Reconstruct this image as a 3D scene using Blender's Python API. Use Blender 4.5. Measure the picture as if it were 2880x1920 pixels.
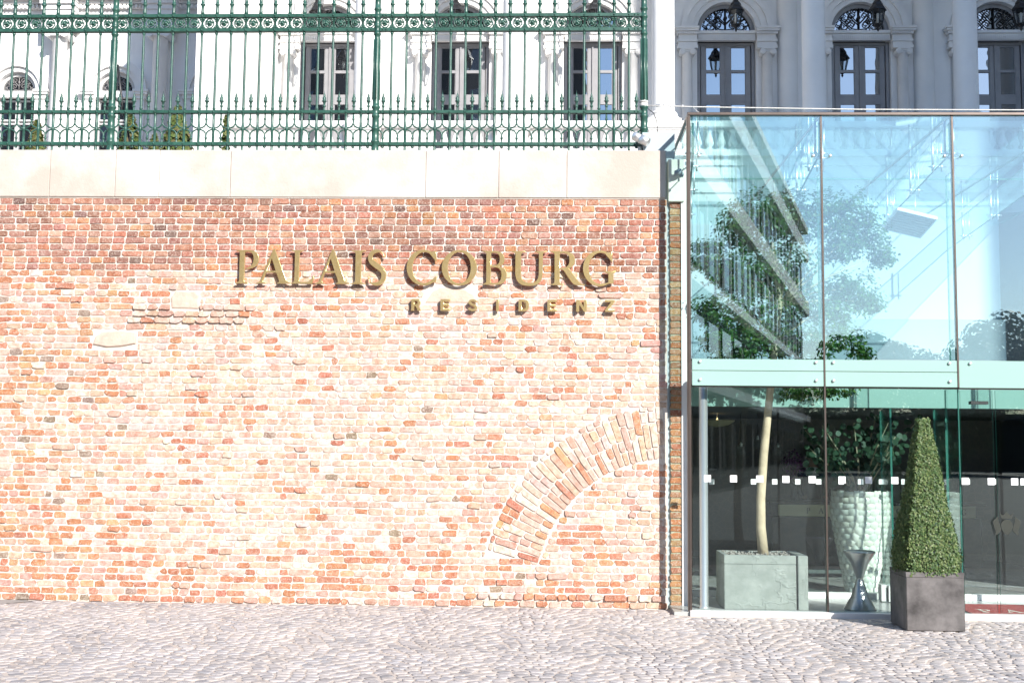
import bpy, math, random
from mathutils import Vector, Matrix, noise, Euler
R = random.Random(7)
PI = math.pi
for o in list(bpy.data.objects): bpy.data.objects.remove(o)
S = bpy.context.scene
COL = S.collection

# ------------------------------------------------------------------ camera
F = 3300.0                                    # focal length in photo pixels (photo 2880 x 1920)
CAM = Vector((0.0, -13.5, 1.77))
ROT = Matrix.Rotation(math.radians(2.0), 3, 'Z') @ Matrix.Rotation(math.radians(95.28), 3, 'X') @ Matrix.Rotation(0.010, 3, 'Z')
cd = bpy.data.cameras.new('camera'); cam = bpy.data.objects.new('camera', cd); COL.objects.link(cam)
cam.matrix_world = Matrix.Translation(CAM) @ ROT.to_4x4()
cd.sensor_width = 36.0; cd.lens = 36.0*F/2880; cd.clip_end = 3000; cd.clip_start = .1
S.camera = cam

# ------------------------------------------------------------------ sky and sun
SUN = Vector((-0.6, 0.95, -0.62)).normalized()          # direction the light travels
w = bpy.data.worlds.new('World'); S.world = w; w.use_nodes = True
nt = w.node_tree; nt.nodes.clear()
sky = nt.nodes.new('ShaderNodeTexSky'); sky.sky_type = 'NISHITA'; sky.sun_disc = False
sky.sun_elevation = math.asin(-SUN.z); sky.sun_rotation = math.atan2(-SUN.x, -SUN.y)
sky.air_density = 1.0; sky.dust_density = .25; sky.ozone_density = 3.0
bg = nt.nodes.new('ShaderNodeBackground'); bg.inputs[1].default_value = 0.15
wo = nt.nodes.new('ShaderNodeOutputWorld')
nt.links.new(sky.outputs[0], bg.inputs[0]); nt.links.new(bg.outputs[0], wo.inputs[0])
sd = bpy.data.lights.new('sun', 'SUN'); sd.energy = 5.0; sd.angle = math.radians(.5); sd.color = (1.0, .955, .89)
so = bpy.data.objects.new('sun', sd); COL.objects.link(so)
so.rotation_euler = SUN.to_track_quat('-Z', 'Y').to_euler(); so.location = (20, -30, 30)
S.view_settings.view_transform = 'Standard'; S.view_settings.look = 'None'
S.view_settings.gamma = 1; S.view_settings.use_curve_mapping = False
S.view_settings.exposure = 0.9
S.render.engine = 'CYCLES'
S.cycles.max_bounces = 10; S.cycles.transparent_max_bounces = 24; S.cycles.glossy_bounces = 5

# ------------------------------------------------------------------ photo pixel -> place
def ray(px, py): return ROT @ Vector(((px-1440)/F, (960-py)/F, -1))
def P(px, py, y=0.0):
    d = ray(px, py); return CAM + d*((y-CAM.y)/d.y)
def G(px, py, z=0.0):
    d = ray(px, py); return CAM + d*((z-CAM.z)/d.z)

# ------------------------------------------------------------------ materials
def srgb(r, g, b):
    f = lambda c: (c/255/12.92 if c <= 10 else ((c/255+.055)/1.055)**2.4)
    return (f(r), f(g), f(b))
class NT:
    def __init__(s, name):
        s.m = bpy.data.materials.new(name); s.m.use_nodes = True; s.t = s.m.node_tree; s.t.nodes.clear()
        s.out = s.n('ShaderNodeOutputMaterial')
    def n(s, typ, **kw):
        x = s.t.nodes.new(typ)
        for k, v in kw.items(): setattr(x, k, v)
        return x
    def l(s, a, b): s.t.links.new(a, b)
    def pos(s): return s.n('ShaderNodeNewGeometry').outputs['Position']
    def noise(s, scale, detail=4, rough=.6, vec=None, stretch=None):
        x = s.n('ShaderNodeTexNoise'); x.inputs['Scale'].default_value = scale
        x.inputs['Detail'].default_value = detail; x.inputs['Roughness'].default_value = rough
        v = vec or s.pos()
        if stretch:
            mp = s.n('ShaderNodeMapping'); mp.inputs['Scale'].default_value = stretch; s.l(v, mp.inputs['Vector']); v = mp.outputs[0]
        s.l(v, x.inputs['Vector']); return x.outputs['Fac']
    def ramp(s, fac, stops):
        x = s.n('ShaderNodeValToRGB'); e = x.color_ramp.elements
        while len(e) < len(stops): e.new(.5)
        for i, (p, c) in enumerate(stops):
            e[i].position = p; e[i].color = (c, c, c, 1) if not hasattr(c, '__len__') else (*c, 1)
        s.l(fac, x.inputs[0]); return x.outputs[0]
    def mix(s, fac, a, b, mode='MIX'):
        x = s.n('ShaderNodeMix', data_type='RGBA', blend_type=mode)
        for sock, v in ((x.inputs[0], fac), (x.inputs[6], a), (x.inputs[7], b)):
            if hasattr(v, 'is_linked') or hasattr(v, 'links'): s.l(v, sock)
            else: sock.default_value = v if not hasattr(v, '__len__') else (*v[:3], 1)
        return x.outputs[2]
    def bsdf(s, col, rough=.6, metal=0.0, spec=.4, bump=None, bdist=.01, bstr=.6):
        b = s.n('ShaderNodeBsdfPrincipled')
        for sock, v in ((b.inputs['Base Color'], col), (b.inputs['Roughness'], rough), (b.inputs['Metallic'], metal)):
            if hasattr(v, 'links'): s.l(v, sock)
            else: sock.default_value = v if not hasattr(v, '__len__') else (*v[:3], 1)
        b.inputs['Specular IOR Level'].default_value = spec
        if bump is not None:
            bn = s.n('ShaderNodeBump'); bn.inputs['Distance'].default_value = bdist; bn.inputs['Strength'].default_value = bstr
            s.l(bump, bn.inputs['Height']); s.l(bn.outputs[0], b.inputs['Normal'])
        s.l(b.outputs[0], s.out.inputs[0]); s.b = b; return s.m
M = {}
def simple(name, col, rough=.6, metal=0.0, var=.15, vscale=4.0, bscale=60.0, bdist=.003, spec=.4, dark=None):
    t = NT(name)
    f = t.ramp(t.noise(vscale), [(.3, 0.0), (.7, 1.0)])
    d = dark or tuple(c*(1-2*var) for c in col)
    c = t.mix(f, d, tuple(min(1, c*(1+var*.4)) for c in col))
    M[name] = t.bsdf(c, rough, metal, spec, t.noise(bscale) if bdist else None, bdist)
    return M[name]

def brick_mat(name, per_object):
    t = NT(name)
    if per_object: base = t.n('ShaderNodeObjectInfo').outputs['Color']
    else: base = t.n('ShaderNodeVertexColor', layer_name='Col').outputs['Color']
    n1 = t.noise(55, 5, .7); n2 = t.noise(16, 3, .6); n3 = t.noise(210, 2, .6)
    c = t.mix(t.ramp(n2, [(.34, .55), (.68, 0.0)]), base, (.42, .20, .12), 'MULTIPLY')
    c = t.mix(t.ramp(n1, [(.50, 0.0), (.72, .75)]), c, (.62, .52, .45))                 # lime bloom left on the faces
    c = t.mix(t.ramp(n3, [(.30, .45), (.45, 0.0)]), c, (.10, .06, .05), 'MULTIPLY')
    h = t.mix(.5, n1, n3)
    M[name] = t.bsdf(c, .9, 0, .15, h, .012, .85)
brick_mat('brick_single', True); brick_mat('brick_many', False)
def stone_mat(name, per_object, base_tone):
    t = NT(name)
    if per_object: base = t.n('ShaderNodeObjectInfo').outputs['Color']
    else: base = t.n('ShaderNodeVertexColor', layer_name='Col').outputs['Color']
    c = t.mix(t.ramp(t.noise(9, 4, .7), [(.35, .5), (.7, 0.0)]), base, base_tone, 'MULTIPLY')
    c = t.mix(t.ramp(t.noise(1.1, 4, .6), [(.45, 0.0), (.75, .55)]), c, (.50, .44, .40))
    M[name] = t.bsdf(c, .75, 0, .3, t.noise(120, 4, .7), .004, .7)
stone_mat('cobble_single', True, (.62, .58, .57)); stone_mat('cobble_many', False, (.62, .58, .57))

t = NT('mortar'); n1 = t.noise(40, 5, .7); n2 = t.noise(2.2, 4, .6)
c = t.mix(t.ramp(n2, [(.35, 0.0), (.7, 1.0)]), (.54, .465, .405), (.63, .58, .535))
c = t.mix(t.ramp(n1, [(.28, .6), (.42, 0.0)]), c, (.55, .42, .33), 'MULTIPLY')
M['mortar'] = t.bsdf(c, .95, 0, .1, n1, .012, .9)

t = NT('joint_sand'); n1 = t.noise(70, 4, .7)
c = t.mix(t.ramp(t.noise(1.5, 4, .6), [(.35, 0.0), (.7, 1.0)]), (.46, .39, .34), (.55, .48, .425))
c = t.mix(t.ramp(t.noise(3.3, 5, .7), [(.66, 0.0), (.74, .8)]), c, (.16, .17, .06))            # moss
M['joint_sand'] = t.bsdf(c, .95, 0, .1, n1, .01, .9)

t = NT('coping_stone'); n2 = t.noise(.9, 5, .65); n1 = t.noise(30, 4, .7)
c = t.mix(t.ramp(n2, [(.40, 0.0), (.68, 1.0)]), (.41, .355, .31), (.54, .51, .475))
c = t.mix(t.ramp(t.noise(.55, 4, .6, stretch=(1.5, 1, .4)), [(.62, 0.0), (.80, .45)]), c, (.50, .38, .27))
c = t.mix(t.ramp(t.noise(22, 4, .8), [(.24, .7), (.32, 0.0)]), c, (.4, .3, .22), 'MULTIPLY')
M['coping_stone'] = t.bsdf(c, .85, 0, .2, n1, .006, .6)

t = NT('fence_paint'); n1 = t.noise(14, 4, .7)
c = t.mix(t.ramp(n1, [(.35, 0.0), (.65, 1.0)]), (.016, .058, .044), (.034, .098, .076))
c = t.mix(t.ramp(t.noise(45, 4, .7), [(.70, 0.0), (.76, .6)]), c, (.22, .27, .25))
M['fence_paint'] = t.bsdf(c, .33, 0, .5, t.noise(90), .002, .5)

simple('stucco', (.79, .775, .76), .85, var=.04, vscale=1.2, bscale=50, bdist=.004, spec=.2)
simple('stucco_trim', (.76, .745, .73), .8, var=.05, vscale=2.0, bscale=40, bdist=.003, spec=.2)
simple('door_paint', (.27, .265, .275), .45, var=.08, vscale=3, bscale=80, bdist=.001)
simple('black_iron', (.018, .018, .02), .4, var=.2, vscale=8)
simple('dark_frame', (.10, .078, .068), .35, metal=.6, var=.1, vscale=5, bdist=0)
simple('white_metal', (.74, .72, .70), .4, var=.04, vscale=2, bdist=0)
simple('pale_render', (.66, .67, .60), .85, var=.06, vscale=3)
simple('white_wall', (.37, .43, .46), .8, var=.02, vscale=1, bdist=0)
simple('grey_wall', (.24, .30, .34), .7, var=.04, vscale=1, bdist=0)
simple('dark_wall', (.032, .032, .032), .7, var=.15, vscale=1, bdist=0)
simple('floor_stone', (.36, .37, .36), .25, var=.06, vscale=2, bdist=0)
simple('desk_wood', (.050, .026, .018), .4, var=.3, vscale=9, bdist=0)
simple('panel_cream', (.50, .45, .30), .6, var=.05, vscale=5, bdist=0)
simple('sticker', (.82, .83, .83), .6, var=.02, vscale=9, bdist=0)
simple('cable_dark', (.03, .03, .032), .5, var=.1, vscale=9, bdist=0)
simple('rope', (.62, .60, .57), .6, var=.15, vscale=60, bdist=0)
simple('planter_metal', (.17, .157, .154), .40, metal=.4, var=.34, vscale=4.5, bscale=9, bdist=.002)
simple('soil', (.06, .045, .033), .95, var=.3, vscale=20)
simple('pebble', (.33, .31, .28), .8, var=.3, vscale=15)
simple('bark_pale', (.52, .43, .30), .8, var=.13, vscale=5, bscale=22, bdist=.01)
simple('bark_dark', (.10, .075, .055), .9, var=.2, vscale=8, bscale=30, bdist=.02)
simple('twig', (.28, .22, .15), .8, var=.2, vscale=20)
simple('far_facade', (.07, .068, .066), .8, var=.15, vscale=.3)
simple('far_slab', (.86, .85, .82), .7, var=.05, vscale=1, bdist=0)
simple('far_fin', (.88, .88, .86), .5, var=.1, vscale=1, bdist=0)
simple('asphalt', (.30, .285, .27), .9, var=.1, vscale=3, bscale=150)
simple('suit', (.012, .012, .014), .7, var=.1, vscale=9, bdist=0)
simple('shirt', (.75, .75, .74), .7, var=.02, vscale=9, bdist=0)
simple('skin', (.42, .25, .18), .55, var=.05, vscale=20, bdist=0)
simple('hair', (.03, .02, .015), .5, var=.1, vscale=30, bdist=0)
simple('petal', (.16, .03, .15), .6, var=.3, vscale=30, bdist=0)
simple('red_mat', (.36, .06, .055), .95, var=.2, vscale=30, bscale=300, bdist=.004)
simple('mat_letter', (.60, .53, .46), .95, var=.1, vscale=30, bdist=0)
simple('ink', (.045, .04, .03), .5, var=.1, vscale=9, bdist=0)
simple('etched', (.022, .026, .02), .7, var=.1, vscale=9, bdist=0)
simple('patch_stone', (.53, .42, .345), .9, var=.12, vscale=9, bscale=40, bdist=.01, spec=.15)
simple('slate', (.10, .10, .11), .7, var=.15, vscale=2, bdist=0)

t = NT('brass'); n1 = t.noise(18, 5, .7)
c = t.mix(t.ramp(n1, [(.3, 0.0), (.7, 1.0)]), (.58, .42, .17), (.84, .64, .33))
M['brass'] = t.bsdf(c, t.ramp(n1, [(.3, .28), (.7, .16)]), .72, .5, t.noise(35, 4, .6), .002, .5)
t = NT('brass_side'); M['brass_side'] = t.bsdf((.30, .19, .08), .35, 1.0)
t = NT('steel'); M['steel'] = t.bsdf(t.mix(t.noise(40, 2, .5, stretch=(1, 1, 30)), (.46, .46, .46), (.70, .70, .69)), .34, 1.0)
t = NT('steel_bright'); M['steel_bright'] = t.bsdf((.80, .81, .81), .38, .85)

t = NT('concrete_planter'); n1 = t.noise(6, 5, .6)
v = t.n('ShaderNodeTexVoronoi', feature='DISTANCE_TO_EDGE'); v.inputs['Scale'].default_value = 4.5
wn = t.n('ShaderNodeTexNoise'); wn.inputs['Scale'].default_value = 5
mp = t.n('ShaderNodeMix', data_type='VECTOR'); mp.inputs[0].default_value = .25
t.l(t.pos(), mp.inputs[4]); t.l(wn.outputs['Color'], mp.inputs[5]); t.l(mp.outputs[1], v.inputs['Vector'])
cr = t.ramp(v.outputs[0], [(0.0, 1.0), (.075, 0.0)]); gate = t.ramp(t.noise(2.6, 3, .5), [(.40, 0.0), (.50, 1.0)])
crk = t.mix(1.0, cr, gate, 'MULTIPLY')
c = t.mix(t.ramp(n1, [(.3, 0.0), (.7, 1.0)]), (.20, .22, .205), (.29, .31, .29))
M['concrete_planter'] = t.bsdf(c, .7, 0, .3, crk, .012, .5)

t = NT('shell'); oi = t.n('ShaderNodeObjectInfo').outputs['Random']
c = t.ramp(oi, [(0.0, (.62, .60, .50)), (.35, (.80, .79, .72)), (.7, (.52, .60, .57)), (1.0, (.85, .84, .78))])
M['shell'] = t.bsdf(t.mix(t.noise(30), c, (.88, .86, .80)), .22, 0, .6)

def leaf_mat(name, cols, trans=.25, rough=.5):
    t = NT(name); g = t.n('ShaderNodeNewGeometry')
    c = t.ramp(g.outputs['Random Per Island'], [(i/(len(cols)-1), q) for i, q in enumerate(cols)])
    b = t.n('ShaderNodeBsdfPrincipled'); t.l(c, b.inputs['Base Color']); b.inputs['Roughness'].default_value = rough
    b.inputs['Specular IOR Level'].default_value = .35
    tr = t.n('ShaderNodeBsdfTranslucent'); t.l(c, tr.inputs[0])
    mx = t.n('ShaderNodeMixShader'); mx.inputs[0].default_value = trans
    t.l(b.outputs[0], mx.inputs[1]); t.l(tr.outputs[0], mx.inputs[2]); t.l(mx.outputs[0], t.out.inputs[0]); M[name] = t.m
leaf_mat('leaf_ficus', [(.022, .075, .016), (.04, .125, .022), (.035, .10, .022), (.075, .18, .035), (.14, .18, .04)], .3, .4)
leaf_mat('leaf_box', [(.035, .075, .022), (.07, .125, .04), (.10, .155, .06), (.13, .18, .055), (.17, .20, .09)], .2, .5)
leaf_mat('leaf_round', [(.02, .05, .03), (.035, .075, .04), (.05, .10, .055)], .15, .45)
leaf_mat('leaf_thuja', [(.05, .09, .02), (.09, .13, .03), (.14, .15, .05), (.10, .07, .03)], .15, .7)
leaf_mat('leaf_far', [(.02, .045, .015), (.035, .07, .02), (.05, .09, .03)], .15, .6)

def glass_mat(name, tint, ior=1.5, add=0.0, rough=0.0, streak=0.0):
    t = NT(name)
    f0 = ((ior-1)/(ior+1))**2+add
    lw_ = t.n('ShaderNodeLayerWeight'); lw_.inputs[0].default_value = .5
    pw_ = t.n('ShaderNodeMath', operation='POWER'); t.l(lw_.outputs['Facing'], pw_.inputs[0]); pw_.inputs[1].default_value = 5
    ma = t.n('ShaderNodeMath', operation='MULTIPLY_ADD', use_clamp=True); t.l(pw_.outputs[0], ma.inputs[0]); ma.inputs[1].default_value = 1-f0; ma.inputs[2].default_value = f0
    fac = ma.outputs[0]
    tb = t.n('ShaderNodeBsdfTransparent'); tb.inputs[0].default_value = (*tint, 1)
    gb = t.n('ShaderNodeBsdfGlossy'); gb.inputs['Roughness'].default_value = rough; gb.inputs[0].default_value = (.92, .97, .98, 1)
    mx = t.n('ShaderNodeMixShader'); t.l(fac, mx.inputs[0]); t.l(tb.outputs[0], mx.inputs[1]); t.l(gb.outputs[0], mx.inputs[2])
    t.l(mx.outputs[0], t.out.inputs[0]); M[name] = t.m
glass_mat('glass_front', (.86, .965, .965), 1.5, .09)
glass_mat('glass_roof', (.88, .975, .97), 1.5)
glass_mat('glass_inner', (.965, .99, .985), 1.5)
glass_mat('glass_low', (.955, .988, .982), 1.5, .0)
glass_mat('glass_lantern', (.80, .82, .82), 1.5)
t = NT('glass_edge'); M['glass_edge'] = t.bsdf((.02, .13, .10), .4, 0, .3)
t = NT('spandrel'); M['spandrel'] = t.bsdf((.27, .42, .375), .08, 0, .5)
def pane_mat(name, room, refl):
    t = NT(name)
    d = t.n('ShaderNodeBsdfDiffuse'); d.inputs[0].default_value = (*room, 1)
    gl = t.n('ShaderNodeBsdfGlossy'); gl.inputs['Roughness'].default_value = .01; gl.inputs[0].default_value = (.9, .95, 1, 1)
    bn = t.n('ShaderNodeBump'); bn.inputs['Distance'].default_value = .02; bn.inputs['Strength'].default_value = .12
    t.l(t.noise(1.6, 2, .5), bn.inputs['Height']); t.l(bn.outputs[0], gl.inputs['Normal'])
    fr = t.n('ShaderNodeFresnel'); fr.inputs[0].default_value = 1.5
    a = t.n('ShaderNodeMath', operation='ADD', use_clamp=True); t.l(fr.outputs[0], a.inputs[0]); a.inputs[1].default_value = refl
    mx = t.n('ShaderNodeMixShader'); t.l(a.outputs[0], mx.inputs[0]); t.l(d.outputs[0], mx.inputs[1]); t.l(gl.outputs[0], mx.inputs[2])
    t.l(mx.outputs[0], t.out.inputs[0]); M[name] = t.m
pane_mat('window_pane', (.012, .013, .016), .30)
pane_mat('far_pane', (.02, .022, .025), .06)
t = NT('lamp_glow'); e = t.n('ShaderNodeEmission'); e.inputs[0].default_value = (1, .72, .35, 1); e.inputs[1].default_value = 2.5; t.l(e.outputs[0], t.out.inputs[0]); M['lamp_glow'] = t.m

# ------------------------------------------------------------------ mesh helpers
class MB:
    def __init__(s): s.v = []; s.f = []; s.sm = []; s.c = None; s.mi = []
    def add(s, vs, fs, smooth=False, mi=0):
        b = len(s.v); s.v += [tuple(x) for x in vs]
        for f in fs: s.f.append(tuple(b+i for i in f)); s.sm.append(smooth); s.mi.append(mi)
        return s
    def box(s, x0, x1, y0, y1, z0, z1, mi=0):
        if x0 > x1: x0, x1 = x1, x0
        if y0 > y1: y0, y1 = y1, y0
        if z0 > z1: z0, z1 = z1, z0
        v = [(x, y, z) for z in (z0, z1) for y in (y0, y1) for x in (x0, x1)]
        return s.add(v, [(0, 2, 3, 1), (4, 5, 7, 6), (0, 1, 5, 4), (2, 6, 7, 3), (0, 4, 6, 2), (1, 3, 7, 5)], mi=mi)
    def bbox(s, x0, x1, y0, y1, z0, z1, b=.01):                       # box with chamfered edges
        q = []
        xs = (x0, x1); ys = (y0, y1); zs = (z0, z1); idx = {}
        for i in (0, 1):
            for j in (0, 1):
                for k in (0, 1):
                    sx, sy, sz = (1-2*i)*b, (1-2*j)*b, (1-2*k)*b
                    for a, p in enumerate(((xs[i], ys[j]+sy, zs[k]+sz), (xs[i]+sx, ys[j], zs[k]+sz), (xs[i]+sx, ys[j]+sy, zs[k]))):
                        idx[i, j, k, a] = len(q); q.append(p)
        f = []
        for a in range(3):
            for sgn in (0, 1):
                o = [d for d in range(3) if d != a]; loop = []
                for u, v_ in ((0, 0), (1, 0), (1, 1), (0, 1)):
                    c = [0, 0, 0]; c[a] = sgn; c[o[0]] = u; c[o[1]] = v_; loop.append(idx[c[0], c[1], c[2], a])
                flip = (sgn == 0) != (a == 1)
                f.append(tuple(loop[::-1] if flip else loop))
        for a in range(3):                                            # edges along axis a
            o = [d for d in range(3) if d != a]
            for u in (0, 1):
                for v_ in (0, 1):
                    c0 = [0, 0, 0]; c0[o[0]] = u; c0[o[1]] = v_; c1 = list(c0); c1[a] = 1
                    f.append((idx[(*c0, o[0])], idx[(*c1, o[0])], idx[(*c1, o[1])], idx[(*c0, o[1])]))
        for i in (0, 1):
            for j in (0, 1):
                for k in (0, 1): f.append((idx[i, j, k, 0], idx[i, j, k, 1], idx[i, j, k, 2]))
        return s.add(q, f)
    def lathe(s, prof, n=16, cx=0, cy=0, smooth=True, a0=0, a1=2*PI, cap=True):
        full = abs(a1-a0-2*PI) < 1e-6; m = n if full else n+1
        vs = []
        for r, z in prof:
            for i in range(m):
                a = a0+(a1-a0)*i/n; vs.append((cx+r*math.cos(a), cy+r*math.sin(a), z))
        fs = []
        for k in range(len(prof)-1):
            for i in range(n):
                j = (i+1) % m if full else i+1
                fs.append((k*m+i, k*m+j, (k+1)*m+j, (k+1)*m+i))
        s.add(vs, fs, smooth)
        if cap and full:
            b = len(s.v)-len(vs)
            if prof[0][0] > 1e-4: s.f.append(tuple(b+i for i in range(m))[::-1]); s.sm.append(False); s.mi.append(0)
            if prof[-1][0] > 1e-4: s.f.append(tuple(b+(len(prof)-1)*m+i for i in range(m))); s.sm.append(False); s.mi.append(0)
        return s
    def tube(s, pts, r, n=8, smooth=True, cap=True):
        pts = [Vector(p) for p in pts]; rs = r if hasattr(r, '__len__') else [r]*len(pts)
        vs = []; up = None
        for i, p in enumerate(pts):
            d = (pts[min(i+1, len(pts)-1)]-pts[max(i-1, 0)]).normalized()
            if up is None:
                up = Vector((0, 0, 1)) if abs(d.z) < .9 else Vector((0, 1, 0))
            x = d.cross(up)
            if x.length < 1e-5: x = d.orthogonal()
            x.normalize(); up = x.cross(d).normalized()
            for k in range(n):
                a = 2*PI*k/n; vs.append(p+x*(rs[i]*math.cos(a))+up*(rs[i]*math.sin(a)))
        fs = [(i*n+k, (i+1)*n+k, (i+1)*n+(k+1) % n, i*n+(k+1) % n) for i in range(len(pts)-1) for k in range(n)]
        if cap: fs += [tuple(range(n)), tuple((len(pts)-1)*n+k for k in range(n))[::-1]]
        return s.add(vs, fs, smooth)
    def sphere(s, c, r, n=10, m=7, sz=1.0):
        return s.lathe([(max(1e-5, r*math.sin(PI*i/m)), c[2]-r*sz*math.cos(PI*i/m)) for i in range(m+1)], n, c[0], c[1], cap=False)
    def ring_arc(s, cx, cz, r0, r1, y0, y1, a0, a1, n=24):             # flat arch band standing in the xz plane
        vs = []
        for i in range(n+1):
            a = a0+(a1-a0)*i/n; c, q = math.cos(a), math.sin(a)
            vs += [(cx+r0*c, y0, cz+r0*q), (cx+r1*c, y0, cz+r1*q), (cx+r1*c, y1, cz+r1*q), (cx+r0*c, y1, cz+r0*q)]
        fs = []
        for i in range(n):
            b = 4*i
            for k in range(4): fs.append((b+k, b+4+k, b+4+(k+1) % 4, b+(k+1) % 4))
        fs += [(0, 1, 2, 3), (4*n+3, 4*n+2, 4*n+1, 4*n)]
        return s.add(vs, fs)
    def quad(s, a, b, c, d, smooth=False): return s.add([a, b, c, d], [(0, 1, 2, 3)], smooth)
    def mesh(s, name, mats):
        me = bpy.data.meshes.new(name); me.from_pydata(s.v, [], s.f); me.validate(); me.update()
        for m in (mats if isinstance(mats, (list, tuple)) else [mats]): me.materials.append(M[m])
        if len(me.polygons) == len(s.f):
            me.polygons.foreach_set('use_smooth', s.sm); me.polygons.foreach_set('material_index', s.mi)
        if s.c:
            ca = me.color_attributes.new('Col', 'FLOAT_COLOR', 'POINT'); flat = []
            for c in s.c: flat += [c[0], c[1], c[2], 1.0]
            ca.data.foreach_set('color', flat)
        return me

def link(name, data, parent=None, loc=(0, 0, 0), rot=(0, 0, 0), sc=(1, 1, 1)):
    o = bpy.data.objects.new(name, data); COL.objects.link(o); o.parent = parent
    o.location = loc; o.rotation_euler = rot; o.scale = sc; return o
def wloc(o):
    v = Vector((0, 0, 0))
    while o: v += o.location; o = o.parent
    return v
def put(name, mb, mats, parent=None):
    """mesh given in world coordinates -> object with its origin at the middle of its base"""
    xs = [p[0] for p in mb.v]; ys = [p[1] for p in mb.v]; zs = [p[2] for p in mb.v]
    c = Vector(((min(xs)+max(xs))/2, (min(ys)+max(ys))/2, min(zs)))
    mb.v = [(p[0]-c.x, p[1]-c.y, p[2]-c.z) for p in mb.v]
    return link(name, mb.mesh(name, mats), parent, c-(wloc(parent) if parent else Vector((0, 0, 0))))
def tag(o, label=None, cat=None, group=None, kind=None):
    if label: o['label'] = label
    if cat: o['category'] = cat
    if group: o['group'] = group
    if kind: o['kind'] = kind
    return o
def thing(name, label, cat, loc=(0, 0, 0), group=None, rz=0.0):
    o = link(name, None, None, loc, (0, 0, rz)); o.empty_display_size = .1
    return tag(o, label, cat, group)
def dup(o, parent=None):
    c = o.copy(); COL.objects.link(c); c.parent = parent
    for ch in [k for k in bpy.data.objects if k.parent == o]: dup(ch, c)
    return c
def struct(name, mb, mats): return tag(put(name, mb, mats), kind='structure')
def curve_mesh(name, loops, depth, bevel, mats, res=1):
    """closed 2-D loops (outline and holes, xz) -> solid of the given thickness, front towards -y"""
    cu = bpy.data.curves.new(name, 'CURVE'); cu.dimensions = '2D'; cu.fill_mode = 'BOTH'
    cu.extrude = depth/2-bevel; cu.bevel_depth = bevel; cu.bevel_resolution = res; cu.offset = -bevel
    for lp in loops:
        sp = cu.splines.new('POLY'); sp.points.add(len(lp)-1); sp.use_cyclic_u = True
        for i, (x, z) in enumerate(lp): sp.points[i].co = (x, z, 0, 1)
    o = bpy.data.objects.new(name, cu); COL.objects.link(o)
    dg = bpy.context.evaluated_depsgraph_get(); me = bpy.data.meshes.new_from_object(o.evaluated_get(dg))
    bpy.data.objects.remove(o); bpy.data.curves.remove(cu)
    me.transform(Matrix.Rotation(PI/2, 4, 'X')); me.name = name
    me.materials.clear()
    for m in (mats if isinstance(mats, (list, tuple)) else [mats]): me.materials.append(M[m])
    return me

# ================================================================== GROUND
t = NT('far_paving'); v = t.n('ShaderNodeTexVoronoi', feature='DISTANCE_TO_EDGE'); v.inputs['Scale'].default_value = 9
t.l(t.pos(), v.inputs['Vector'])
c = t.mix(t.ramp(v.outputs[0], [(.02, 1.0), (.08, 0.0)]), (.22, .205, .20), (.27, .24, .22))
M['far_paving'] = t.bsdf(t.mix(t.ramp(t.noise(.4), [(.3, 0.0), (.7, .5)]), c, (.17, .16, .155)), .85, 0, .3)
b = MB(); b.add([(-1500, -1500, -.03), (1500, -1500, -.03), (1500, 1500, -.03), (-1500, 1500, -.03)], [(0, 1, 2, 3)])
simple('street', (.105, .10, .098), .8, var=.2, vscale=.5, bscale=40, bdist=.004)
struct('ground', b, 'street')
b = MB(); nx, ny = 80, 26
for j in range(ny+1):
    for i in range(nx+1):
        x = -10.5+21*i/nx; y = -6.2+6.6*j/ny
        b.v.append((x, y, -.003+.003*noise.noise((x*.8, y*.8, 3))))
for j in range(ny):
    for i in range(nx):
        a = j*(nx+1)+i; b.f.append((a, a+1, a+nx+2, a+nx+1)); b.sm.append(True); b.mi.append(0)
pave = tag(put('cobbled_street', b, 'joint_sand'), kind='structure')

# cobbles set in segmental arcs
stones = []
W = .98; s_ = .112
offs = [R.uniform(-.09, .09) for _ in range(80)]
for cix in range(-11, 11):
    xc = cix*W
    for k in range(-8, 66):
        u = -W/2+offs[k+8]; ue = W/2+offs[k+8]
        while u < ue-.03:
            l = R.uniform(.095, .135); l = min(l, ue-u)
            if l < .045: break
            um = u+l/2; x = xc+um; q = 2*um/W
            q = q-2 if q > 1 else (q+2 if q < -1 else q)
            y = -6.1+k*s_*.93+.27*(1-q*q)+R.uniform(-.006, .006)
            sl = -.27*2*q*2/W
            u += l
            if y > -.055 or y < -5.9 or abs(x) > 9.6: continue
            if x > 1.35 and y > -.60: continue
            if x < -5.9 and y > -.55-(x+6.6)*-.42+.0 and y > -.62+(x+6.35)*1.05 and x < -5.75: continue
            stones.append((x, y, math.atan(sl), l-.014, s_*R.uniform(.74, .86)))
variants = []
def cobble_pts(l, d, rr, hgt):
    ring = []
    for sx, sy in ((-1, -1), (1, -1), (1, 1), (-1, 1)):
        cx_, cy_ = sx*l/2, sy*d/2; a = rr.uniform(.10, .28)
        p1 = (cx_-sx*l*a+rr.uniform(-.004, .004), cy_+rr.uniform(-.004, .004)); p2 = (cx_+rr.uniform(-.004, .004), cy_-sy*d*a+rr.uniform(-.004, .004))
        ring += [p2, p1] if sx*sy > 0 else [p1, p2]
    ring = sorted(ring, key=lambda p: math.atan2(p[1], p[0]))
    vs = [(x, y, -.012) for x, y in ring]+[(x*.97, y*.97, hgt*.45) for x, y in ring]+[(x*.86, y*.85, hgt+rr.uniform(-.002, .002)) for x, y in ring]
    n = len(ring)
    fs = [(r*n+i, r*n+(i+1) % n, (r+1)*n+(i+1) % n, (r+1)*n+i) for r in (0, 1) for i in range(n)]+[tuple(2*n+i for i in range(n))]
    return vs, fs
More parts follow.
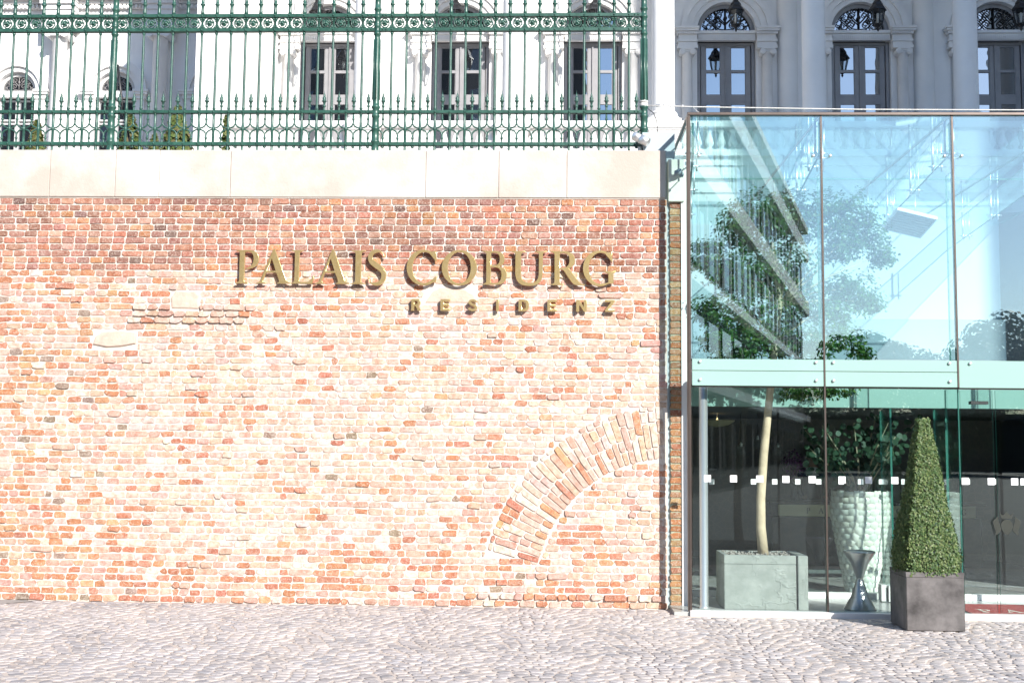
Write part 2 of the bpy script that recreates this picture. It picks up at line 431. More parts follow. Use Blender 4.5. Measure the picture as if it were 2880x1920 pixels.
def cob_col(x, y):
    n_ = noise.noise((x*1.3, y*1.3, 0)); r = R.random()
    base = (.40, .375, .37) if r < .55 else ((.45, .41, .385) if r < .85 else (.33, .32, .33))
    k = R.uniform(.80, 1.18)*(1+.15*n_); return tuple(c_*k for c_ in base)
def inview(x, y, z=0.0):
    q = ROT.transposed() @ (Vector((x, y, z))-CAM)
    u, v_ = 1440+F*q.x/-q.z, 960-F*q.y/-q.z
    return 0 < u < 2880 and 0 < v_ < 1920
seen = sorted([s for s in stones if inview(s[0], s[1])], key=lambda s: s[1]*1.0-s[3]*3)
near = set(id(s) for s in seen[:300])
for i in range(14):
    b = MB(); rr = random.Random(i); b.add(*cobble_pts(.11, .09, rr, rr.uniform(.002, .005)), smooth=True); variants.append(b.mesh('cobble', 'cobble_single'))
pv = wloc(pave)
b = MB(); b.c = []
for s in stones:
    x, y, a, l, d = s; col = cob_col(x, y)
    if id(s) in near:
        o = link('cobble', R.choice(variants), pave, Vector((x, y, 0))-pv, (0, 0, a), (l/.11, d/.09, 1)); o.color = (*col, 1)
    else:
        vs, fs = cobble_pts(l, d, R, R.uniform(.002, .005)); ca, sa = math.cos(a), math.sin(a)
        b.add([(x+p[0]*ca-p[1]*sa, y+p[0]*sa+p[1]*ca, p[2]) for p in vs], fs, True); b.c += [col]*len(vs)
o = put('cobbles', b, 'cobble_many', pave); o['kind'] = 'stuff'
b = MB(); b.add([(-10, -.02, .004), (-6.2, -.02, .004), (-5.85, -.04, .004), (-6.35, -.62, .004), (-10, -1.9, .004)], [(0, 4, 3, 2, 1)])
struct('asphalt_patch', b, 'asphalt')

# ================================================================== BRICK WALL
ZT = P(940, 559).z                               # top of the brickwork
XL, XR = -9.2, P(1877, 1200).x
wall = thing('brick_wall', 'long old brick wall with a walled-up arch below the iron fence', 'wall', ((XL+XR)/2, 0, 0))
b = MB(); b.box(XL, XR, 0, .75, -.03, ZT); put('mortar_core', b, 'mortar', wall)
ZB = P(940, 770).z                               # above: newer regular courses
ARC = P(1893, 1680); AR0, AR1 = (1680-1300)/F*13.5, (1680-1151)/F*13.5
stone_px = [(480, 562, 818, 869), (262, 386, 930, 977), (1192, 1342, 808, 852)]
srect = []
for x0, x1, y0, y1 in stone_px:
    p, q = P(x0, y1), P(x1, y0); srect.append((p.x, q.x, p.z, q.z))
def brick_col(x, z):
    n1 = noise.noise((x*.55, z*.7, 1.7)); n2 = noise.noise((x*1.6, z*1.6, 9)); r = R.random()
    pal = [((.45, .20, .14), 4), ((.48, .24, .165), 4), ((.41, .21, .165), 3), ((.51, .29, .185), 2)]
    if z > ZB:
        top = (z-ZB)/(ZT-ZB)
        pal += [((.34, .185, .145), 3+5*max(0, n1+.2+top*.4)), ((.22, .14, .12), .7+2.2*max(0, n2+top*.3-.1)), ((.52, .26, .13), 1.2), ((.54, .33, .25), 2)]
    else:
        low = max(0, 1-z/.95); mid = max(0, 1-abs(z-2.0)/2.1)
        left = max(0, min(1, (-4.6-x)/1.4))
        pale = (4.5+7*mid+5*n1)*(1-.65*left)*(1-.45*low)  # lime-washed bricks, likelier mid-wall, where extra brightness is put into the colour
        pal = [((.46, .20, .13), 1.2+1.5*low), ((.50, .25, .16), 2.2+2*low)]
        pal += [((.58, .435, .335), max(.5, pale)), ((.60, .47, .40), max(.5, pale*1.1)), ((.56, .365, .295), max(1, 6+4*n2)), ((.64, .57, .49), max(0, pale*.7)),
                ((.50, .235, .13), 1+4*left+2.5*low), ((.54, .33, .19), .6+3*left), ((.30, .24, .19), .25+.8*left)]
    tot = sum(p[1] for p in pal); r *= tot
    for c_, wgt in pal:
        r -= wgt
        if r <= 0: break
    k = R.uniform(.86, 1.12)
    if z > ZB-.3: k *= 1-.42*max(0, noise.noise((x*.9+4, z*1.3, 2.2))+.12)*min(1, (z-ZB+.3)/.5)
    return (c_[0]*k, c_[1]*k*R.uniform(.95, 1.05), c_[2]*k*R.uniform(.92, 1.08))
def brick_pts(l, h, prot, rough, rr):
    """irregular outline with worn corners, in x/z about the centre, face towards -y"""
    ring = []
    for sx, sz in ((-1, -1), (1, -1), (1, 1), (-1, 1)):
        e = rr.uniform(.006, .013)*(1+1.2*rough*(rr.random() < .35)); j = .0025+.005*rough
        p1 = (sx*(l/2-e)+rr.uniform(-j, j), sz*h/2+rr.uniform(-j, j)); p2 = (sx*l/2+rr.uniform(-j, j), sz*(h/2-e)+rr.uniform(-j, j))
        mid = (rr.uniform(-l*.25, l*.25), sz*(h/2+rr.uniform(-j, j)))
        ring += ([p2, p1] if (sx, sz) in ((1, 1), (-1, -1)) else [p1, p2])
        if sz == sz and (sx, sz) in ((-1, -1), (1, 1)): ring.append(mid)
    n = len(ring); k = 1-.007/l; k2 = 1-.008/h
    tilt = rr.uniform(-.0025, .0025)
    vs = [(x, .004, z) for x, z in ring]+[(x, -prot*.55, z) for x, z in ring]+[(x*k, -prot+tilt*(x/l)*2, z*k2) for x, z in ring]
    fs = [(r*n+i, r*n+(i+1) % n, (r+1)*n+(i+1) % n, (r+1)*n+i) for r in (0, 1) for i in range(n)]+[tuple(2*n+i for i in range(n))]
    return vs, fs
bricks = []            # x, z, length, height, angle, protrusion, roughness
nrow = int(ZT/.0772); rh = ZT/nrow
for r in range(nrow):
    z0 = r*rh; zc = z0+rh/2; upper = zc > ZB
    spans = []
    x = XL+(r % 2)*.078+R.uniform(-.01, .01)*(1 if upper else 3)
    while x < XR-.03:
        if upper: l = R.uniform(.138, .160) if R.random() < .93 else R.uniform(.19, .26)
        else:
            l = R.gauss(.150, .017); q = R.random()
            if q < .06: l = R.uniform(.22, .29)
            elif q < .14: l = R.uniform(.075, .11)
        x1 = min(x+l, XR)
        spans.append([x, x1]); x += l
    def cut(lst, a, c_):
        o = []
        for s0, s1 in lst:
            if s1 <= a or s0 >= c_: o.append([s0, s1]); continue
            if s0 < a: o.append([s0, a])
            if s1 > c_: o.append([c_, s1])
        return o
    dz = zc-ARC.z
    if dz > .42:
        if abs(dz) < AR1:
            xo = math.sqrt(max(0, (AR1+.012)**2-dz*dz)); xi = math.sqrt(max(0, (AR0-.012)**2-dz*dz)) if dz < AR0-.012 else 0
            spans = cut(spans, ARC.x-xo, ARC.x-xi+(.0 if xi else 9))
    for sx0, sx1, sz0, sz1 in srect:
        if sz0-.01 < zc < sz1+.01: spans = cut(spans, sx0-.005, sx1+.005)
    for x0, x1 in spans:
        l = x1-x0
        if l < .035: continue
        rough = .12 if upper else .9
        prot = R.uniform(.008, .013) if upper else R.uniform(.004, .011)
        xm = (x0+x1)/2
        wob = 0 if upper else .010*noise.noise((xm*.9, zc*.4, 5))
        zp = zc+wob
        q = ROT.transposed() @ (Vector((xm, 0, zp))-CAM); u, v_ = 1440+F*q.x/-q.z, 960-F*q.y/-q.z
        if 360 < u < 700 and 862 < v_ < 905: prot = R.uniform(.022, .036)
        if r == 1 and 1290 < u < 1880: prot = R.uniform(.02, .034)
        if r == 0: prot = R.uniform(.0, .02)+.004
        if not upper and R.random() < .03: prot = .022
        gap = .013 if upper else R.uniform(.008, .013)
        bricks.append((xm, zp, l-gap, rh-.0115-(0 if upper else R.uniform(0, .006)), R.uniform(-.006, .006) if upper else R.uniform(-.022, .022), prot, rough))
# voussoirs of the walled-up arch, laid radially in ring courses
na = 30
for i in range(na):
    a = math.radians(93+(166.5-93)*(i+.5)/na)
    rr0 = AR0+.006; cuts = [rr0]
    while cuts[-1] < AR1-.02: cuts.append(min(AR1, cuts[-1]+R.choice((.13, .15, .26, .29))))
    for r0, r1 in zip(cuts, cuts[1:]):
        if r1-r0 < .04: continue
        rm = (r0+r1)/2; wd = math.radians((166.5-93)/na)*rm-.012
        x, z = ARC.x+rm*math.cos(a), ARC.z+rm*math.sin(a)
        if x+.04 > XR: continue
        bricks.append((x, z, r1-r0-.012, min(wd, .082), -(a), R.uniform(.010, .018), .3))
def barea(q):
    v0 = inview(q[0]-.06, 0, q[1]) if False else inview(q[0], 0.0, q[1])
    return q[2]*q[3] if v0 and inview(q[0]-q[2]/2, 0, q[1]) else 0
big = set(id(q) for q in sorted(bricks, key=barea, reverse=True)[:300])
bvar = {}
for key in (0, 1):
    lst = []
    for i in range(16):
        rr = random.Random(100*key+i); bb = MB(); bb.add(*brick_pts(.22 if key else .15, .064, .010, .7, rr)); lst.append(bb.mesh('brick', 'brick_single'))
    bvar[key] = lst
bw = wloc(wall); b = MB(); b.c = []
for q in bricks:
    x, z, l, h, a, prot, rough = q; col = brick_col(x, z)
    if id(q) in big:
        key = 1 if l > .19 else 0
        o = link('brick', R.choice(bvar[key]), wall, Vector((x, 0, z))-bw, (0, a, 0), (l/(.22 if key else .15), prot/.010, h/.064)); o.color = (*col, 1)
    else:
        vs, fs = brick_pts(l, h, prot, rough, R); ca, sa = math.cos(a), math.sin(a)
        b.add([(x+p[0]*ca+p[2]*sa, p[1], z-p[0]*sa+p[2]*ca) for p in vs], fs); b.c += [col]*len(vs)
o = put('bricks', b, 'brick_many', wall); o['kind'] = 'stuff'
def patch_stone(pts, prot, lab):
    zc = sum(p[1] for p in pts)/len(pts); xc = sum(p[0] for p in pts)/len(pts); n = len(pts)
    vs = [(x, .004, z) for x, z in pts]+[(x, -prot*.6, z) for x, z in pts]+[(xc+(x-xc)*.93, -prot, zc+(z-zc)*.88) for x, z in pts]
    bb = MB(); bb.add(vs, [(r*n+i, r*n+(i+1) % n, (r+1)*n+(i+1) % n, (r+1)*n+i) for r in (0, 1) for i in range(n)]+[tuple(2*n+i for i in range(n))])
    o = put('stone', bb, 'patch_stone', wall); o['label'] = lab
def pxs(l): return [(P(x, y).x, P(x, y).z) for x, y in l]
patch_stone(pxs([(484, 866), (558, 868), (560, 832), (548, 820), (495, 819), (482, 838)]), .014, 'squarish cream stone set among the bricks')
patch_stone(pxs([(262, 968), (300, 976), (345, 973), (382, 966), (385, 935), (350, 931), (290, 933), (270, 947)]), .022, 'long rounded cream stone set among the bricks')
patch_stone(pxs([(1196, 851), (1338, 851), (1330, 828), (1300, 812), (1240, 809), (1218, 820)]), .009, 'pale half round stone below the sign')

# coping of big stone blocks
ZC0, ZC1 = ZT+.012, P(940, 424).z
XE = P(1872, 480).x
cop = thing('stone_coping', 'pale stone block coping along the top of the brick wall', 'coping', ((XL+XE)/2, .3, ZC0))
joints = [XL, -7.75]+[P(px, 480).x for px in (143, 327, 450, 650, 1198, 1403, 1594)]+[XE]
for x0, x1 in zip(joints, joints[1:]):
    b = MB(); b.bbox(x0+.0015, x1-.0015, -.028+R.uniform(0, .003), .80, ZC0, ZC1+R.uniform(-.002, .002), .006); put('stone_block', b, 'coping_stone', cop)
b = MB(); b.box(XL, XE-.01, -.012, .76, ZT-.0, ZC0-.001); put('mortar_bed', b, 'mortar', cop)

# pier between wall and glass pavilion
xp0, xp1 = P(1884, 1200).x, P(1925, 1200).x
pier = thing('brick_pier', 'narrow brick pier with greenish joints beside the glass pavilion', 'pier', ((xp0+xp1)/2, .3, 0))
zp1 = P(1900, 566).z
b = MB(); b.box(xp0+.018, xp1+.06, .075, .6, -.03, zp1)
t = NT('pier_mortar'); M['pier_mortar'] = t.bsdf(t.mix(t.noise(30), (.26, .27, .20), (.42, .43, .33)), .95, 0, .1, t.noise(60), .01)
put('mortar_core', b, 'pier_mortar', pier)
n_ = int(zp1/.0772)
pw = wloc(pier)
for i in range(n_):
    col = R.choice([(.42, .19, .09), (.46, .25, .12), (.36, .16, .10), (.44, .30, .16), (.38, .22, .13)]); k = R.uniform(.85, 1.15)
    o = link('brick', R.choice(bvar[0]), pier, Vector(((xp0+xp1)/2+.022+R.uniform(-.004, .004), .076, (i+.5)*zp1/n_))-pw, (0, R.uniform(-.01, .01), 0), ((xp1-xp0+.02)/.15, R.uniform(.9, 1.5), 1)); o.color = (col[0]*k, col[1]*k, col[2]*k, 1)
b = MB(); b.bbox(xp0-.01, xp1+.012, .02, .62, zp1+.002, P(1900, 447).z, .006); put('pier_cap', b, 'pale_render', pier)
b = MB(); b.box(P(1917, 700).x, P(1934, 700).x, .050, .064, .02, P(1925, 462).z); tag(put('metal_flashing', b, 'white_metal'), 'tall white metal strip along the left edge of the glass pavilion', 'trim')
# ================================================================== BRASS SIGNS
def path(d):
    tk = d.replace(',', ' ').split(); i = 0; loops = []; cur = None; cmd = None
    def num(k): return [float(x) for x in tk[i:i+k]]
    while i < len(tk):
        if tk[i].isalpha(): cmd = tk[i]; i += 1
        if cmd == 'Z':
            continue
        if cmd == 'M': x, y = num(2); i += 2; cur = [(x, y)]; loops.append(cur); cmd = 'L'
        elif cmd == 'L': x, y = num(2); i += 2; cur.append((x, y))
        elif cmd == 'Q':
            a, b_, x, y = num(4); i += 4; p0 = cur[-1]
            for k in range(1, 6): u = k/5; cur.append(((1-u)**2*p0[0]+2*u*(1-u)*a+u*u*x, (1-u)**2*p0[1]+2*u*(1-u)*b_+u*u*y))
        elif cmd == 'C':
            a, b_, c_, d_, x, y = num(6); i += 6; p0 = cur[-1]
            for k in range(1, 11): u = k/10; v = 1-u; cur.append((v**3*p0[0]+3*v*v*u*a+3*v*u*u*c_+u**3*x, v**3*p0[1]+3*v*v*u*b_+3*v*u*u*d_+u**3*y))
    return [l[:-1] if abs(l[0][0]-l[-1][0])+abs(l[0][1]-l[-1][1]) < 1e-6 else l for l in loops]
def ell(cx, cy, rx, ry, a0, a1, n=28): return [(cx+rx*math.cos(math.radians(a0+(a1-a0)*i/n)), cy+ry*math.sin(math.radians(a0+(a1-a0)*i/n))) for i in range(n+1)]
GL = {
 'I': path('M 0 0 L .40 0 L .40 .022 Q .285 .03 .28 .10 L .28 .90 Q .285 .97 .40 .978 L .40 1 L 0 1 L 0 .978 Q .115 .97 .12 .90 L .12 .10 Q .115 .03 0 .022'),
 'P': path('M 0 0 L .40 0 L .40 .022 Q .285 .03 .28 .10 L .28 .935 Q .31 .955 .37 .952 C .50 .945 .56 .86 .56 .74 C .56 .60 .51 .49 .31 .455 L .31 .435 C .60 .43 .73 .57 .73 .74 C .73 .91 .60 1 .38 1 L 0 1 L 0 .978 Q .115 .97 .12 .90 L .12 .10 Q .115 .03 0 .022'),
 'L': path('M 0 0 L .74 0 L .80 .25 L .765 .25 Q .70 .08 .55 .06 L .36 .055 Q .285 .05 .28 .12 L .28 .90 Q .285 .97 .42 .978 L .42 1 L 0 1 L 0 .978 Q .115 .97 .12 .90 L .12 .10 Q .115 .03 0 .022'),
 'A': path('M 0 0 L .30 0 L .30 .022 Q .185 .03 .215 .12 L .295 .325 L .60 .325 L .68 .115 Q .71 .03 .62 .022 L .62 0 L 1.04 0 L 1.04 .022 Q .94 .03 .90 .12 L .54 1.04 L .50 1.04 L .145 .13 Q .105 .03 0 .022 M .318 .38 L .455 .755 L .582 .38'),
 'B': path('M 0 0 L .42 0 C .68 0 .82 .1 .82 .285 C .82 .44 .71 .52 .56 .545 C .69 .58 .74 .66 .74 .765 C .74 .92 .60 1 .40 1 L 0 1 L 0 .978 Q .115 .97 .12 .90 L .12 .10 Q .115 .03 0 .022 M .28 .575 L .38 .575 C .52 .575 .575 .65 .575 .76 C .575 .88 .50 .95 .38 .95 L .28 .94 M .28 .08 Q .30 .052 .40 .052 C .57 .052 .64 .15 .64 .285 C .64 .44 .55 .515 .40 .515 L .28 .515'),
 'U': path('M 0 1 L 0 .978 Q .105 .97 .11 .90 L .11 .36 C .11 .08 .25 -.03 .49 -.03 C .76 -.03 .88 .1 .88 .36 L .88 .90 Q .885 .97 .99 .978 L .99 1 L .65 1 L .65 .978 Q .765 .97 .77 .90 L .77 .37 C .77 .16 .69 .06 .54 .06 C .36 .06 .27 .15 .27 .36 L .27 .90 Q .275 .97 .39 .978 L .39 1'),
 'R': path('M 0 0 L .40 0 L .40 .022 Q .285 .03 .28 .10 L .28 .46 L .36 .46 C .44 .40 .54 .20 .66 .07 Q .72 0 .82 0 L 1.04 0 L 1.04 .022 Q .94 .03 .86 .11 C .76 .22 .66 .38 .56 .49 C .69 .54 .745 .63 .745 .745 C .745 .92 .60 1 .40 1 L 0 1 L 0 .978 Q .115 .97 .12 .90 L .12 .10 Q .115 .03 0 .022 M .28 .51 L .36 .51 C .51 .51 .575 .60 .575 .735 C .575 .88 .50 .95 .38 .95 L .28 .94'),
 'O': [ell(.5, .5, .5, .53, 0, 360, 48)[:-1], ell(.5, .5, .325, .465, 0, 360, 48)[:-1]],
 'C': [[(.90, .985)]+ell(.52, .5, .52, .53, 62, 305, 40)+[(.90, .06), (.94, .24), (.915, .25)]+ell(.55, .5, .37, .46, -52, -292, 36)+[(.895, .69), (.925, .69)]],
 'G': [[(.90, .985)]+ell(.52, .5, .52, .53, 62, 300, 40)+[(.95, .06), (.95, .34), (1.02, .395), (1.02, .415), (.66, .415), (.66, .395), (.79, .34), (.79, .08)]+ell(.55, .5, .37, .46, -80, -292, 34)+[(.895, .69), (.925, .69)]],
}
def stroke(pts, ws):
    L_, R_ = [], []
    for i, p in enumerate(pts):
        a = pts[max(0, i-1)]; c_ = pts[min(len(pts)-1, i+1)]; dx, dy = c_[0]-a[0], c_[1]-a[1]; n = math.hypot(dx, dy); nx_, ny_ = -dy/n, dx/n
        L_.append((p[0]+nx_*ws[i]/2, p[1]+ny_*ws[i]/2)); R_.append((p[0]-nx_*ws[i]/2, p[1]-ny_*ws[i]/2))
    return L_+R_[::-1]
cl = path('M .585 .80 C .56 .93 .46 .985 .34 .985 C .18 .985 .085 .89 .10 .76 C .12 .58 .55 .52 .58 .29 C .60 .12 .46 .005 .29 .005 C .14 .005 .06 .07 .045 .22')[0]
n_ = len(cl); GL['S'] = [stroke(cl, [.03+.145*max(0, math.sin(PI*min(1, max(0, (i/(n_-1)-.10)/.8))))**.8+.02*(abs(i/(n_-1)-.5) > .46) for i in range(n_)])]
def glyph(name, ch, x0, x1, z0, H, depth, bevel, mats, y, parent, font=None):
    loops = GL[ch]; xs = [p[0] for l in loops for p in l]; a, c_ = min(xs), max(xs); k = (x1-x0)/(c_-a)
    lp = [[((p[0]-a)*k, p[1]*H) for p in l] for l in loops]
    me = curve_mesh('letter', lp, depth, bevel, mats); o = link(name, me, parent, Vector((x0, y, z0))-wloc(parent)); return o
zl0, zl1 = P(1200, 802).z, P(1200, 708).z; HL = zl1-zl0
sign = thing('brass_sign', 'raised brass serif lettering reading PALAIS COBURG on the brick wall', 'sign', (P(1200, 802).x, -.06, zl0))
f5 = 460/2352; f6 = 640/2352
LET = [('P', 640+140*f5, 640+470*f5), ('A', 640+435*f5, 640+935*f5), ('L', 640+935*f5, 640+1265*f5), ('A', 640+1280*f5, 640+1775*f5), ('I', 640+1790*f5, 640+2000*f5), ('S', 640+2030*f5, 640+2295*f5),
       ('C', 1120+95*f6, 1120+408*f6), ('O', 1120+455*f6, 1120+818*f6), ('B', 1120+878*f6, 1120+1125*f6), ('U', 1120+1172*f6, 1120+1535*f6), ('R', 1120+1575*f6, 1120+1925*f6), ('G', 1120+1908*f6, 1120+2245*f6)]
for ch, a, c_ in LET:
    o = glyph('letter', ch, P(a, 755).x, P(c_, 755).x, zl0, HL, .034, .003, 'brass', -.058, sign); o['label'] = 'raised brass letter '+ch
def sq(*r): return [[(x0, z0), (x1, z0), (x1, z1), (x0, z1)] for x0, x1, z0, z1 in r]
GL2 = {'E': path('M 0 0 L .62 0 L .62 .19 L .21 .19 L .21 .41 L .56 .41 L .56 .59 L .21 .59 L .21 .81 L .62 .81 L .62 1 L 0 1'),
 'I': path('M 0 0 L .21 0 L .21 1 L 0 1'), 'N': path('M 0 0 L .21 0 L .21 .63 L .53 0 L .74 0 L .74 1 L .53 1 L .53 .37 L .21 1 L 0 1'),
 'Z': path('M 0 0 L .68 0 L .68 .19 L .26 .19 L .68 .84 L .68 1 L 0 1 L 0 .81 L .41 .81 L 0 .16'),
 'D': path('M 0 0 L .32 0 C .60 0 .70 .2 .70 .5 C .70 .8 .60 1 .32 1 L 0 1 M .21 .18 L .21 .82 L .31 .82 C .45 .82 .49 .7 .49 .5 C .49 .3 .45 .18 .31 .18'),
 'R': path('M 0 0 L .21 0 L .21 .38 L .31 .38 L .47 0 L .70 0 L .51 .42 C .60 .47 .66 .55 .66 .69 C .66 .9 .54 1 .34 1 L 0 1 M .21 .55 L .21 .83 L .33 .83 C .41 .83 .45 .78 .45 .69 C .45 .6 .41 .55 .33 .55')}
cl = path('M .60 .76 C .55 .90 .44 .91 .34 .91 C .20 .91 .12 .83 .12 .73 C .12 .52 .58 .55 .58 .28 C .58 .16 .48 .09 .34 .09 C .20 .09 .12 .14 .06 .26')[0]
GL2['S'] = [stroke(cl, [.185]*len(cl))]
zr0 = P(1430, 877).z; HR = P(1430, 844).z-zr0
sign2 = thing('brass_sign', 'small spaced brass letters reading RESIDENZ below the large lettering', 'sign', (P(1430, 877).x, -.06, zr0))
SAV = GL; GL = GL2
for ch, a, c_ in [('R', 143, 243), ('E', 442, 540), ('S', 722, 822), ('I', 1015, 1043), ('D', 1245, 1353), ('E', 1542, 1640), ('N', 1838, 1948), ('Z', 2135, 2235)]:
    px0, px1 = 1120+a*f6, 1120+c_*f6
    o = glyph('letter', ch, P(px0, 860).x, P(px1, 860).x, zr0, HR, .045, .002, 'brass', -.052, sign2); o['label'] = 'raised brass letter '+ch
GL = SAV

# ================================================================== IRON FENCE
YF = .34
def zf(py): return P(900, py, YF).z
Z0 = ZC1+.002
zb, za, zm, zu0, zu1 = zf(406), zf(363), zf(316), zf(86), zf(46)
ztop = zu1+1.05
xpost = [P(1811, 200, YF).x]; xpost = [xpost[0]-3.24*k for k in (0, 1, 2, 3)]
fence = thing('iron_fence', 'green cast iron fence with spiked pickets standing on the stone coping', 'fence', ((xpost[0]+xpost[3])/2, YF, Z0))
fw = wloc(fence)
def ringprof(r, z, k=1.35, h=.018): return [(r, z-h), (r*k, z-h*.5), (r*k, z+h*.5), (r, z+h)]
# bar
b = MB(); r = .0165
prof = [(.036, 0), (.036, .012), (.022, .03), (.022, .042), (r, .06)]
prof += ringprof(r, za-Z0)+[(r, zm-Z0-.05)]+ringprof(r, zm-Z0-.03, 1.25, .010)+ringprof(r, zm-Z0+.045, 1.25, .012)
r2 = .0145
prof += [(r, zm-Z0+.07), (r2, zu0-Z0-.07)]+ringprof(r2, zu0-Z0-.04, 1.4, .012)+[(r2, zu0-Z0), (r2, zu1-Z0+.02), (.024, zu1-Z0+.02), (.022, zu1-Z0+.05), (.018, zu1-Z0+.10), (.020, zu1-Z0+.135), (.030, zu1-Z0+.142), (.030, zu1-Z0+.152), (.020, zu1-Z0+.16), (.019, zu1-Z0+.22), (.040, zu1-Z0+.25), (.040, zu1-Z0+.265), (.016, zu1-Z0+.29), (.016, ztop-Z0)]
b.lathe(prof, 10)
for zz in (zb, zm, zu0, zu1): b.lathe([(.011, 0), (.011, .006), (.001, .009)], 6); vs = b.v[-18:]; b.v[-18:] = [(p[0], -.031-p[2], p[1]+zz-Z0) for p in vs]
bar_me = b.mesh('bar', 'fence_paint')
# picket with spike and four curved braces
sp = 3.24/18
b = MB(); r = .011
b.lathe([(.016, zb-Z0-.045), (.020, zb-Z0-.03), (r, zb-Z0-.02), (r, zb-Z0+.05)]+ringprof(r, zb-Z0+.075, 1.6, .012)+[(r, za-Z0-.075), (.006, za-Z0-.06)], 8)
b.lathe([(.006, za-Z0+.06), (r, za-Z0+.075), (r, za-Z0+.10)]+ringprof(r, za-Z0+.12, 1.6, .012)+[(r, zm-Z0), (.013, zm-Z0+.05)]+ringprof(.012, zm-Z0+.075, 1.7, .012)+
        [(.012, zm-Z0+.09), (.017, zm-Z0+.125), (.030, zm-Z0+.132), (.030, zm-Z0+.140), (.018, zm-Z0+.15), (.024, zm-Z0+.165), (.020, zm-Z0+.185), (.010, zm-Z0+.195), (.014, zm-Z0+.205), (.009, zm-Z0+.222), (.003, zm-Z0+.235), (.001, zm-Z0+.27)], 8)
for sx in (-1, 1):
    for sz in (-1, 1):
        pts = []
        for i in range(8):
            a = PI/2*i/7; pts.append((sx*(sp/2-.012)*(1-math.cos(a)), 0, za-Z0+sz*(.085-.075*math.sin(a))))
        b.tube(pts, [.010]*7+[.008], 6)
pick_me = b.mesh('picket', 'fence_paint')
# cast scroll rosette
b = MB(); zc = (zu0+zu1)/2-Z0; rr = (zu1-zu0)/2-.026
b.tube([(rr*.82*math.cos(a), 0, zc+rr*.9*math.sin(a)) for a in [2*PI*i/16 for i in range(17)]], .008, 5)
for k in range(3):
    a0 = 2*PI*k/3
    b.tube([(rr*(.62-.09*i)*math.cos(a0+i*.55), -.006, zc+rr*(.62-.09*i)*math.sin(a0+i*.55)) for i in range(7)], [.011, .012, .013, .013, .012, .010, .006], 5)
for k in range(6): a = 2*PI*k/6+.3; b.sphere((rr*.5*math.cos(a), -.008, zc+rr*.5*math.sin(a)), .012, 6, 4)
b.sphere((0, -.012, zc), .020, 8, 5)
for sx in (-1, 1):
    for sz in (-1, 1):
        b.tube([(sx*sp*.47, 0, zc+sz*rr*1.0), (sx*sp*.36, -.004, zc+sz*rr*.72), (sx*sp*.42, -.004, zc+sz*rr*.40), (sx*sp*.47, 0, zc+sz*rr*.30)], [.012, .011, .010, .006], 5)
        b.sphere((sx*sp*.40, -.006, zc+sz*rr*.82), .016, 6, 4); b.sphere((sx*sp*.30, -.006, zc+sz*rr*.95), .010, 6, 4)
    b.box(sx*sp*.5-.006-.003, sx*sp*.5+.006-.003, -.006, .006, zc-rr*1.1, zc+rr*1.1)
ros_me = b.mesh('scroll_ornament', 'fence_paint')
# post
b = MB(); r = .040
b.lathe([(.075, 0), (.075, .02), (.060, .035), (.050, .07), (r*1.15, .09)]+ringprof(r*1.15, zb-Z0+.03, 1.15)+ringprof(r*1.1, za-Z0, 1.15)+ringprof(r*1.05, zm-Z0-.05, 1.2)+ringprof(r*1.05, zm-Z0+.06, 1.25)+
        [(r, zm-Z0+.12), (r*.86, zu0-Z0-.1)]+ringprof(r*.86, zu0-Z0-.05, 1.3)+ringprof(r*.86, zu0-Z0+.05, 1.15)+ringprof(r*.9, zu1-Z0-.02, 1.3)+ringprof(r*.9, zu1-Z0+.08, 1.3)+ringprof(r*.88, zu1-Z0+.25, 1.45)+[(r*.85, ztop-Z0+.1)], 14)
for a in (.3, 1.6, 2.9): b.tube([(r*1.02*math.cos(a+PI), r*1.02*math.sin(a+PI), zm-Z0+.15), (r*.88*math.cos(a+PI), r*.88*math.sin(a+PI), zu0-Z0-.12)], .010, 6)
post_me = b.mesh('post', 'fence_paint')
for x in xpost:
    link('post', post_me, fence, Vector((x, YF, Z0))-fw)
for s in range(3):
    x1, x0 = xpost[s], xpost[s+1]
    for zz, h in ((zb, .021), (zm, .019), (zu0, .021), (zu1, .021), (ztop-.12, .021)):
        b = MB(); b.bbox(x0+.03, x1-.03, YF-.030, YF+.030, zz-h, zz+h, .003)
        for e in (x0+.07, x0+.11, x1-.07, x1-.11):
            k = len(b.v); b.lathe([(.010, 0), (.010, .006), (.001, .009)], 6)
            b.v[k:] = [(e+p[0], YF-.030-p[2], zz+p[1]) for p in b.v[k:]]
        put('rail', b, 'fence_paint', fence)
    for i in range(1, 18): link('bar', bar_me, fence, Vector((x0+i*sp, YF, Z0))-fw)
    for i in range(18):
        link('picket', pick_me, fence, Vector((x0+(i+.5)*sp, YF, Z0))-fw)
        link('scroll_ornament', ros_me, fence, Vector((x0+(i+.5)*sp, YF, Z0))-fw)
# stay of the left post
b = MB(); xs = xpost[2]; b.tube([(xs+.04, YF+.02, zf(180)), (xs+.09, YF+.12, zf(300)), (xs+.15, YF+.3, zf(400)), (xs+.16, YF+.33, Z0-.002)], .016, 6); put('stay', b, 'black_iron', fence)

